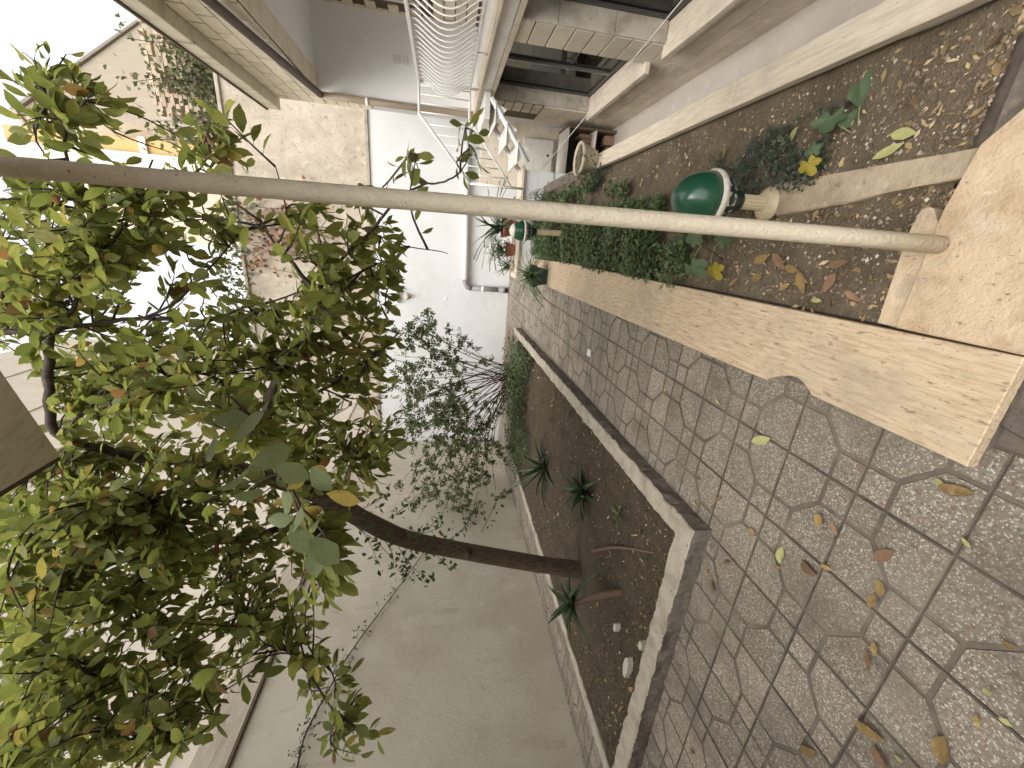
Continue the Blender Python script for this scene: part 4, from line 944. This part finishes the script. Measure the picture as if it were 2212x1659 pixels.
pc = empty('parapet_creeper', (3, 10, 5.5), 'loose creeper growing over the open brick parapet', 'creeper'); b = MB(); tw_ = MB()
for k in range(34):
    X, Y = rnd(380, 500), rnd(60, 300); p0 = ony(rnd(490, 505), Y+rnd(-30, 30), 10.0); p1 = ony(X-rnd(0, 110)*(1 if random.random() < .6 else .3), Y-rnd(-20, 50), 9.9)
    q = bez([p0, (p0+p1)/2+rvec()*.15, p1], 4); tw_.tube(q, .006, 4, cap=False)
    for j in range(70):
        p = random.choice(q)+rvec()*rnd(.05, .42); add_leaf(b, p, rvec(), rvec(), rnd(.07, .13), rnd(.05, .09), n=2)
tw_.build('stems', 'twig', pc); o = b.build('foliage', 'creeper_green', pc); o['kind'] = 'stuff'
# ================================================================== GROUND COVER
def cover(name, label, pts_fn, n, lo, hi, m, zmax, asp=.5, cat='ground cover', up=.4):
    b = MB()
    for k in range(n):
        p, h = pts_fn()
        if p is None: continue
        d = Vector((rnd(-1, 1), rnd(-1, 1), rnd(-.3, up))).normalized(); L = rnd(lo, hi)
        add_leaf(b, p, d, Vector((rnd(-.7, .7), rnd(-.7, .7), 1)), L, L*asp*rnd(.8, 1.2), curl=rnd(0, .5), n=2)
    o = b.build(name, m); tag(o, label, cat, kind='stuff'); return o
def hg(x, y): return .045+.11*max(0, noise.noise(Vector((x*3.5, y*3.5, 8)))+.35)
def right_cover():
    y = rnd(2.05, 6.25); x = rnd(-.17, .60 if y > 3 else .34)
    edge = noise.noise(Vector((x*4, y*2.3, 3)))
    if y < 2.5 and (edge < -.05 or x > .18): return None, 0
    if x > .36 and edge < .10-.2*(y-3.6): return None, 0
    return Vector((x, y, hg(x, y)+rnd(0, .085)*(1+.25*(y > 5)))), 0
cover('ground_cover', 'dense mat of small dark green leaves filling the travertine planter', right_cover, 14000, .026, .055, 'leaf_ground', .12, .5)
def grey_cover():
    y = rnd(1.45, 2.15); x = .36+rnd(-.14, .16)+.08*(2-y)
    if noise.noise(Vector((x*7, y*5, 11))) < -.12: return None, 0
    return Vector((x, y, .05+rnd(0, .07))), 0
cover('grey_ground_cover', 'low patch of small grey green leaves beside the stone plank', grey_cover, 2600, .012, .026, 'leaf_ground_grey', .1, .55)
def right_cover2():
    y = rnd(3.4, 6.2); x = rnd(.36, .68)
    if noise.noise(Vector((x*3, y*2, 31))) < .12-.14*(y-4): return None, 0
    return Vector((x, y, .05+rnd(0, .14+.09*(y > 4.2)))), 0
cover('grey_ground_cover', 'loose greyish undergrowth along the pale parapet by the stone pot', right_cover2, 5000, .014, .036, 'leaf_ground_grey', .1, .55)
def left_cover():
    y = rnd(5.3, 7.3); x = rnd(-4.05, -1.65)
    lim = 5.9+.5*noise.noise(Vector((x*2, 0, 5)))-(.0 if x > -2.9 else .25)
    if x < -3.0 and random.random() < .45: return None, 0
    if y < lim: return None, 0
    return Vector((x, y, .06+rnd(0, .30)*(1 if x > -3 else .45)*(.6+.8*max(0, noise.noise(Vector((x*3, y*3, 2))))+.2))), 0
cover('ground_cover', 'bright green leafy patch at the far end of the dark bed', left_cover, 8000, .03, .065, 'leaf_ground', .2, .55)
# ================================================================== SOIL CLODS, LITTER
def clods(name, label, region, n, lo, hi, z, m='clod'):
    b = MB()
    for k in range(n):
        x, y = region()
        if x is None: continue
        r = rnd(lo, hi)*(.4+.6*random.random()); c = Vector((x, y, z(x, y)+r*.25))
        vs = [c+Vector(v)*r*rnd(.65, 1.25) for v in ((1, 0, 0), (-1, 0, 0), (0, 1, 0), (0, -1, 0), (0, 0, .8), (0, 0, -.8))]
        b.add(vs, [(0, 2, 4), (2, 1, 4), (1, 3, 4), (3, 0, 4), (2, 0, 5), (1, 2, 5), (3, 1, 5), (0, 3, 5)])
    o = b.build(name, m); tag(o, label, 'soil crumbs', kind='stuff')
def zR(x, y): return .045+noise.noise(Vector((x*2.2, y*2.2, 1)))*.016+noise.noise(Vector((x*9, y*9, 2)))*.009
def zL(x, y): return .035+noise.noise(Vector((x*2.2, y*2.2, 1)))*.022+noise.noise(Vector((x*9, y*9, 2)))*.012
def regR():
    y = 1.03+(rnd(0, 1)**1.7)*4; x = rnd(-.16, .67)
    return x, y
def regL():
    return rnd(-4.05, -1.6), 1.7+(rnd(0, 1)**1.5)*4.6
clods('soil_clods', 'crumbly clods and pebbles on the soil of the travertine planter', regR, 6500, .002, .011, zR)
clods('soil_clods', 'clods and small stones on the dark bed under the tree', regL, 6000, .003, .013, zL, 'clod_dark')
def litter(name, label, region, n, z):
    b = MB()
    for k in range(n):
        x, y = region()
        d = Vector((rnd(-1, 1), rnd(-1, 1), rnd(-.1, .25))).normalized(); L = rnd(.008, .03)*(1.7 if random.random() < .12 else 1)
        add_leaf(b, Vector((x, y, z(x, y)+.006)), d, Vector((rnd(-.5, .5), rnd(-.5, .5), 1)), L, L*rnd(.25, .6), curl=rnd(-.3, .5), n=2)
    o = b.build(name, 'litter'); tag(o, label, 'leaf litter', kind='stuff')
litter('leaf_litter', 'dry leaf scraps scattered on the planter soil', regR, 1500, zR)
litter('leaf_litter', 'dry leaf scraps scattered on the dark bed under the tree', regL, 1900, zL)
# ================================================================== ALOES
ALM = None
def aloe(base, n, L, label, spread=.9, lean=(0, 0), stemh=0.0, wd=.075):
    t = empty('aloe', base, label, 'plant', 'aloe plants in the bed'); base = Vector(base)
    if stemh:
        b = MB(); top = base+Vector((lean[0], lean[1], stemh)); b.tube(bez([base+Vector((0, 0, -.03)), (base+top)/2+Vector((.02, 0, .02)), top], 4), [.03-.001*i for i in range(9)], 10); b.build('stem', 'stem_wood', t)
    else: top = base
    for k in range(n):
        a = k*2.4+rnd(-.2, .2); el = R(8+62*(k/n))+rnd(-.1, .1); LL = L*rnd(.8, 1.15)*(1-.25*k/n)
        d = Vector((math.cos(a)*math.cos(el), math.sin(a)*math.cos(el), math.sin(el)))
        b = MB(); m = 9; vs = []; fs = []
        side = d.cross(Vector((0, 0, 1))).normalized()
        for i in range(m+1):
            s_ = i/m; p = top+d*LL*s_+Vector((0, 0, -.62*LL*s_*s_*math.cos(el)*spread)); wv = wd*(1-s_**1.6)*(.7+.3*min(1, s_*4))+.001
            nn = side.cross(d).normalized()
            vs += [p+side*wv/2+nn*wv*.22, p+nn*(-wv*.02), p-side*wv/2+nn*wv*.22, p-nn*wv*.24]
        for i in range(m):
            for j in range(4): fs.append((i*4+j, i*4+(j+1) % 4, (i+1)*4+(j+1) % 4, (i+1)*4+j))
        fs += [(3, 2, 1, 0)]
        b.add(vs, fs, 0, True); b.build('leaf', 'leaf_aloe', t)
p = onz(1262, 1062, .05); aloe((p.x, p.y, .04), 19, .50, 'spreading aloe in the middle of the bare dark soil')
p = onz(1178, 1010, .05); aloe((p.x, p.y, .04), 16, .66, 'darker spiky aloe by the far edge of the dark bed', .6)
p = onz(1340, 1280, .05); aloe((p.x, p.y, .04), 13, .42, 'leggy aloe on a bare woody stem beside the tree trunk', .9, (-.20, .10), .34, .062)
# small grass tuft near the aloe
b = MB(); c = onz(1335, 1110, .05)
for k in range(16):
    a = rnd(0, 6.28); add_leaf(b, c+Vector((rnd(-.02, .02), rnd(-.02, .02), -.01)), Vector((math.cos(a), math.sin(a), rnd(.15, .8))), Vector((0, 0, 1)), rnd(.10, .20), .012, curl=.3, fold=.2, n=3, shape='strap')
o = b.build('grass_tuft', 'leaf_strap'); tag(o, 'small tuft of narrow green blades next to the spreading aloe', 'plant')
# stump and stakes, stones
b = MB(); p = onz(1410, 1195, .05); q = onz(1290, 1190, .05); b.tube(bez([(p.x, p.y, .03), ((p.x+q.x)/2, (p.y+q.y)/2+.05, .06), (q.x, q.y, .09)], 4), [.010, .011, .011, .012, .012, .013, .014, .016, .022], 10)
o = b.build('cut_branch', 'stem_wood'); tag(o, 'cut brown branch lying on the soil before the tree', 'branch')
for k, (X, Y, s_, lb_) in enumerate(((1358, 1440, .075, 'flat white stone leaning on the near kerb inside the bed'), (1385, 1395, .05, 'grey stone chip beside the near kerb of the bed'), (1330, 1355, .05, 'pale pebble lying on the dark soil near the leggy aloe'))):
    c = onz(X, Y, .06); b = MB(); vs = []
    n = 7; ang = rnd(0, 3)
    poly = [(c.x+s_*(1.5 if k == 0 else 1)*math.cos(a)*rnd(.8, 1.1), c.y+s_*.6*math.sin(a)*rnd(.8, 1.1)) for a in [ang+2*math.pi*i/n for i in range(n)]]
    b.prism(poly, .03, .085 if k == 0 else .07, 0, taper=.006); o = b.build('stone', 'white_stone'); tag(o, lb_, 'stone')
# orange hose at the far end of the bed
b = MB(); b.tube(bez([onz(1098, 712, .06), onz(1096, 760, .05), onz(1082, 800, .01), onz(1090, 850, .02), onz(1108, 830, .06)], 5), .012, 8); o = b.build('garden_hose', 'hose'); tag(o, 'orange garden hose lying at the far end of the bed', 'hose')
# ================================================================== POTS
def pot_round(base, r0_, r1, h, name, m, label, rim=True, cat='pot'):
    t = empty(name, base, label, cat)
    b = MB(); b.lathe(base, [(r0_, 0), (r0_*1.02, .01), (r0_+(r1-r0_)*.8, h*.8), (r1, h*.82), (r1*1.04, h), (r1*.93, h), (r1*.9, h*.86)], 28); b.build('body', m, t)
    b = MB(); b.lathe((base[0], base[1], base[2]+h*.86), [(r1*.92, 0), (r1*.92, .008)], 20); b.build('soil', 'soil', t)
    return t
p = onz(1290, 352, .113); bp = pot_round((.755, 3.93, .113), .085, .135, .165, 'stone_pot', 'pot_stone', 'beige stone pot on the pale parapet by the sunken strip')
b = MB()
for k in range(110):
    c = Vector((.70+rnd(-.14, .10), 3.88+rnd(-.14, .1), .10+rnd(.0, .20))); add_leaf(b, c, rvec(), rvec(), rnd(.02, .045), rnd(.012, .025), n=2)
o = b.build('weed', 'leaf_ground'); tag(o, 'small green weed growing against the stone pot', 'plant', kind='stuff')
def tuft(parent, c, n, L, w_, up=.7, name='foliage', m='leaf_strap', curl=.5, lo=.5):
    b = MB(); c = Vector(c)
    for k in range(n):
        a = rnd(0, 6.28); el = rnd(.1, 1.35)
        d = Vector((math.cos(a)*math.cos(el), math.sin(a)*math.cos(el), math.sin(el)*up+.1))
        add_leaf(b, c+Vector((rnd(-.05, .05), rnd(-.05, .05), 0)), d, Vector((0, 0, 1))+d*.2, L*rnd(lo, 1.1), w_*rnd(.7, 1.2), curl=curl*rnd(.4, 1.3), fold=.3, n=5, shape='strap')
    return b.build(name, m, parent)
# dark green square pot with spider plant
px, py = -.40, 5.30
gp = empty('square_pot', (px, py, ZC), 'dark green square plastic pot on the end of the travertine coping', 'pot')
b = MB(); n4 = 4
def sq(r, z): return [(px+r*sx, py+r*sy, z) for sx, sy in ((-1, -1), (1, -1), (1, 1), (-1, 1))]
lv = [(.085, ZC), (.090, ZC+.02), (.122, ZC+.165), (.135, ZC+.167), (.140, ZC+.205), (.128, ZC+.205), (.12, ZC+.17)]
vs = []; fs = []
for r_, z_ in lv: vs += sq(r_, z_)
for i in range(len(lv)-1):
    for k in range(4): fs.append((i*4+k, i*4+(k+1) % 4, (i+1)*4+(k+1) % 4, (i+1)*4+k))
fs += [(3, 2, 1, 0), tuple(len(vs)-4+k for k in range(4))]
b.add(vs, fs); b.build('body', 'pot_green', gp)
b = MB(); b.box(px-.10, px+.10, py-.10, py+.10, ZC-.0005, ZC+.006); b.build('saucer', 'pot_stone', gp)
tuft(gp, (px, py, ZC+.19), 150, .30, .022, .55, 'foliage', curl=.75)
# pots on the cap of the low wall
t2 = pot_round((.20, 6.42, .376), .10, .145, .22, 'terracotta_pot', 'terracotta', 'terracotta pot with long strap leaves on the low wall cap')
tuft(t2, (.20, 6.42, .59), 46, .70, .040, 1.0, 'foliage', 'leaf_aloe', .7, .6)
t3 = pot_round((-.12, 6.43, .376), .08, .11, .13, 'small_pot', 'terracotta', 'small pot hidden by leafy growth beside the terracotta pot', cat='pot')
b = MB()
for k in range(420):
    c = Vector((-.12, 6.40, .60))+rvec()*rnd(.02, .20); add_leaf(b, c, (rvec()+Vector((0, 0, .3))).normalized(), rvec(), rnd(.03, .08), rnd(.014, .026), n=2)
b.build('foliage', 'leaf_strap', t3)
t4 = empty('agave', (-.33, 6.40, .376), 'spiky agave at the corner where the low wall meets the coping', 'plant')
b = MB()
for k in range(20):
    a = k*2.4; el = rnd(.15, 1.2); d = Vector((math.cos(a)*math.cos(el), math.sin(a)*math.cos(el), math.sin(el))); add_leaf(b, Vector((-.36, 6.40, .42)), d, Vector((0, 0, 1)), rnd(.22, .34), .03, curl=.15, fold=.5, n=4, shape='strap')
b.build('leaves', 'leaf_aloe', t4)
b = MB(); b.lathe((-.36, 6.40, .376), [(.07, 0), (.095, .07)], 16); b.build('pot', 'pot_stone', t4)
# ================================================================== FIG SEEDLINGS
def fig_leaf(size, m, seed):
    rr = random.Random(seed); lobes = [(-2.15, .55), (-1.15, .80), (0, 1.0), (1.15, .80), (2.15, .55)]
    out = []; n = 60
    for k in range(n):
        a = -math.pi+2*math.pi*(k+.5)/n; r = .20
        for la, ll in lobes:
            da = abs(a-la); r = max(r, ll*max(0, math.cos(min(1.5, da*2.1)))**.55)
        if abs(a) > 2.75: r = .10
        r *= 1+rr.uniform(-.04, .04); out.append((r*math.sin(a)*size, r*math.cos(a)*size))
    vs = [(0, 0, 0)]+[(x*.5, y*.5, .03*size*math.sin(4*math.atan2(x, y))) for x, y in out]+[(x, y, -.28*(x*x+y*y)/size+.05*size*math.sin(5*math.atan2(x, y))) for x, y in out]
    fs = []
    for k in range(n):
        k2 = (k+1) % n; fs += [(0, 1+k2, 1+k), (1+k, 1+k2, 1+n+k2, 1+n+k)]
    b = MB(); b.add(vs, fs, 0, True); return b.mesh('leaf', m)
def fig(base, stems, leaves, label):
    t = empty('fig_seedling', base, label, 'plant', 'fig seedlings in the planter')
    for s_ in stems: b = MB(); b.tube(bez(s_, 5), [.0045-.0022*i/(5*(len(s_)-1)) for i in range(5*(len(s_)-1)+1)], 7); b.build('stem', 'fig_stem', t)
    for i, (p, src, d, nr, size, m) in enumerate(leaves):
        o = link('leaf', fig_leaf(1, m, i+11), t); M = frame(Vector(d), Vector(nr)).to_4x4(); M.translation = p; o.matrix_basis = M @ Matrix.Diagonal((size, size, size, 1))
        b = MB(); b.tube(bez([src, (Vector(src)+Vector(p))/2+Vector((0, 0, .01)), p], 4), .0019, 5); b.build('petiole', 'petiole', t)
YF = 1.30
def F(X, Y, d): return at(X, Y, d)
fb0 = onz(1758, 423, .07); db = (fb0-CAM).dot(fw)
node = F(1860, 300, db-.12); top1 = F(1858, 285, db-.13)
fig((fb0.x, fb0.y, .06), [[fb0, F(1800, 395, db-.03), F(1838, 345, db-.08), node], [fb0, F(1770, 395, db-.02), F(1755, 350, db-.05)], [F(1815, 380, db-.05), F(1790, 373, db-.03)]], [
    (F(1858, 228, db-.15), node, dn*1+rt*.12, (-.25, -.8, .75), .135, 'leaf_fig'),
    (F(1905, 300, db-.12), node, dn*1+rt*.1, (-.3, -.6, 1), 0.067, 'leaf_fig_yellow'),
    (F(1870, 318, db-.12), node, dn*.5+rt*-.9, (-.2, -.5, 1), 0.061, 'leaf_fig'),
    (F(1860, 165, db-.10), node, dn*.5+rt*.9, (-.9, -.3, .3), 0.087, 'leaf_fig_yellow'),
    (F(1795, 255, db-.10), node, dn*-.3+rt*-.9, (-.95, -.2, .15), 0.072, 'leaf_fig'),
    (F(1745, 352, db-.05), F(1758, 355, db-.05), dn*.3+rt*-.8, (-.3, -.6, .9), 0.049, 'leaf_fig_yellow'),
    (F(1755, 330, db-.05), F(1758, 352, db-.05), dn*-.2+rt*.9, (-.4, -.4, 1), 0.043, 'leaf_fig'),
    (F(1780, 425, db-.0), fb0, dn*.8+rt*-.4, (-.2, -.4, 1), 0.043, 'leaf_fig'),
    ], 'fig seedling with one big lobed green leaf and yellow leaves beside the plank')
fb1 = onz(1560, 560, .06); d1 = (fb1-CAM).dot(fw)
fig((fb1.x, fb1.y, .05), [[fb1, F(1540, 545, d1-.08), F(1515, 530, d1-.14)]], [
    (F(1500, 520, d1-.14), F(1515, 530, d1-.14), dn*-.4+rt*.7, (-.3, -.3, 1), 0.072, 'leaf_fig'),
    (F(1560, 520, d1-.10), F(1540, 545, d1-.08), dn*.8+rt*.4, (-.3, -.4, 1), 0.070, 'leaf_fig'),
    (F(1495, 575, d1-.14), F(1515, 530, d1-.14), dn*.6+rt*-.7, (-.3, -.3, 1), 0.087, 'leaf_fig'),
    (F(1540, 580, d1-.09), F(1540, 545, d1-.08), dn*.4+rt*-.9, (-.3, -.4, 1), 0.065, 'leaf_fig_yellow')], 'small fig seedling in the ground cover left of the post')
# ================================================================== FALLEN LEAVES
DM = {m: [leaf_me('fallen_leaf', m, c, f, .12, n=5, shape=sh, asp=.5) for c, f, sh in ((-.25, .3, 'oval'), (.2, .45, 'oval'), (-.1, .15, 'oval'))] for m in ('leaf_dry', 'leaf_lime', 'leaf_brown')}
def fallen(X, Y, L, ang, m, label, z=.004, group='leaves fallen on the paving', spec=None):
    p = onz(X, Y, z); nr = Vector((rnd(-.3, .3), rnd(-.3, .3), 1)); d = Vector((math.cos(ang), math.sin(ang), rnd(-.02, .14)))
    o = leaf_obj(random.choice(DM[m]), p+Vector((0, 0, .008)), d, nr, L, L*rnd(.38, .58), None, 'fallen_leaf', asp=.5); o.location -= d*L*.5
    o.location.z = z+.010
    tag(o, label, 'leaf', group)
def K4(x, y): return 1334.2+x*.3968, 1000.7+y*.3968
generic = 'small dry yellow brown leaf lying on the terrazzo paving'
for (x, y, L, m, lab) in [(440, 85, .045, 'leaf_dry', None), (425, 215, .04, 'leaf_lime', 'small lime green leaf at the foot of the kerb near its corner'), (560, 195, .045, 'leaf_dry', None), (520, 240, .03, 'leaf_dry', None), (745, 375, .05, 'leaf_dry', None),
    (895, 500, .075, 'leaf_lime', 'torn pale lime leaf on the paving in front of the kerb corner'), (885, 562, .035, 'leaf_dry', None), (1040, 570, .095, 'leaf_brown', 'ribbed olive brown leaf lying along a joint of the paving'), (1148, 565, .04, 'leaf_dry', None), (600, 540, .05, 'leaf_brown', None), (490, 590, .035, 'leaf_dry', None),
    (525, 670, .075, 'leaf_dry', 'curled ochre leaf tight against the near kerb'), (455, 660, .03, 'leaf_dry', None), (1115, 310, .065, 'leaf_dry', 'bent ochre leaf on the paving midway to the coping'), (1195, 355, .05, 'leaf_brown', None), (1465, 500, .07, 'leaf_brown', 'dark brown leaf alone in the middle of a paving tile'), (1445, 675, .05, 'leaf_dry', None), (1405, 745, .05, 'leaf_dry', None),
    (1390, 1070, .065, 'leaf_brown', 'pinkish brown leaf touching a striped one on the near paving'), (1412, 1010, .05, 'leaf_dry', None), (340, 1105, .035, 'leaf_dry', None), (285, 1315, .04, 'leaf_dry', None), (410, 1570, .05, 'leaf_dry', None), (1390, 1450, .085, 'leaf_dry', 'long narrow ochre leaf standing on edge on the near paving'), (1045, 1565, .075, 'leaf_dry', 'slim ochre leaf at the bottom edge of the picture'),
    (1440, 1600, .075, 'leaf_brown', 'oval olive leaf at the bottom edge of the picture'), (1545, 1605, .03, 'leaf_lime', None), (1780, 1560, .085, 'leaf_dry', 'large crumpled ochre leaf at the bottom edge of the picture'), (1920, 432, .03, 'leaf_lime', None), (1870, 150, .075, 'leaf_dry', 'yellow leaf on the paving at the near end of the coping'), (1770, 108, .035, 'leaf_lime', None), (2145, 990, .03, 'leaf_dry', None), (2035, 1240, .03, 'leaf_lime', None), (2130, 1405, .025, 'leaf_lime', None), (1975, 1405, .03, 'leaf_dry', None)]:
    X, Y = K4(x, y); tag_lab = lab or (generic if m == 'leaf_dry' else 'small pale leaf scrap lying on the terrazzo paving' if m == 'leaf_lime' else 'small brown leaf lying on the terrazzo paving')
    fallen(X, Y, L, rnd(0, 6.28), m, tag_lab)
fallen(1653, 950, .085, 2.2, 'leaf_lime', 'pale green leaf lying across a paving joint next to the coping')
fallen(1555, 868, .04, 1.0, 'leaf_lime', generic.replace('dry yellow brown', 'pale green')+' by the coping edge')
for k in range(26):
    y = rnd(2.2, 8.6); x = rnd(-1.3, -.6)
    o = leaf_obj(random.choice(DM['leaf_dry' if k % 3 else 'leaf_brown']), Vector((x, y, .008)), Vector((rnd(-1, 1), rnd(-1, 1), .05)), Vector((rnd(-.3, .3), 0, 1)), rnd(.03, .055), rnd(.012, .024), None, 'fallen_leaf', asp=.5)
    tag(o, 'tiny dry leaf scrap on the receding path', 'leaf', 'leaves fallen on the paving')
for (X, Y, L, m, lb_) in ((1860, 560, .0, '', ''),): pass
for k, (X, Y, L, m) in enumerate([(1692, 565, .085, 'leaf_brown'), (1718, 580, .06, 'leaf_dry'), (1740, 610, .09, 'leaf_dry'), (1700, 620, .05, 'leaf_dry'), (1650, 560, .07, 'leaf_dry'), (1800, 610, .08, 'leaf_brown'), (1820, 570, .06, 'leaf_brown'), (1770, 650, .04, 'leaf_lime'), (1640, 600, .07, 'leaf_dry'), (1590, 610, .06, 'leaf_dry'), (1850, 640, .06, 'leaf_brown'), (1930, 330, .075, 'leaf_lime'), (1960, 290, .07, 'leaf_lime'), (1690, 300, .06, 'leaf_lime'), (1720, 290, .055, 'leaf_lime'), (1570, 330, .06, 'leaf_dry')]):
    fallen(X, Y, L, rnd(0, 6.28), m, 'withered leaf lying on the soil of the travertine planter', .058, 'leaves fallen on the planter soil')
for k in range(30):
    x, y = regL(); p = Vector((x, min(y, 4.5), zL(x, min(y, 4.5))+.012))
    o = leaf_obj(random.choice(DM[random.choice(('leaf_dry', 'leaf_brown', 'leaf_brown'))]), p, Vector((rnd(-1, 1), rnd(-1, 1), .1)), Vector((rnd(-.3, .3), rnd(-.3, .3), 1)), rnd(.05, .09), rnd(.022, .04), None, 'fallen_leaf', asp=.5)
    tag(o, 'withered leaf lying on the dark bed under the tree', 'leaf', 'leaves fallen on the dark bed')
# white scrap on the path
p = onz(1272, 762, .004); b = MB(); b.box(p.x-.035, p.x+.035, p.y-.05, p.y+.05, .003, .006); o = b.build('paper_scrap', 'plastic_white'); tag(o, 'scrap of white paper lying on the receding path', 'paper')
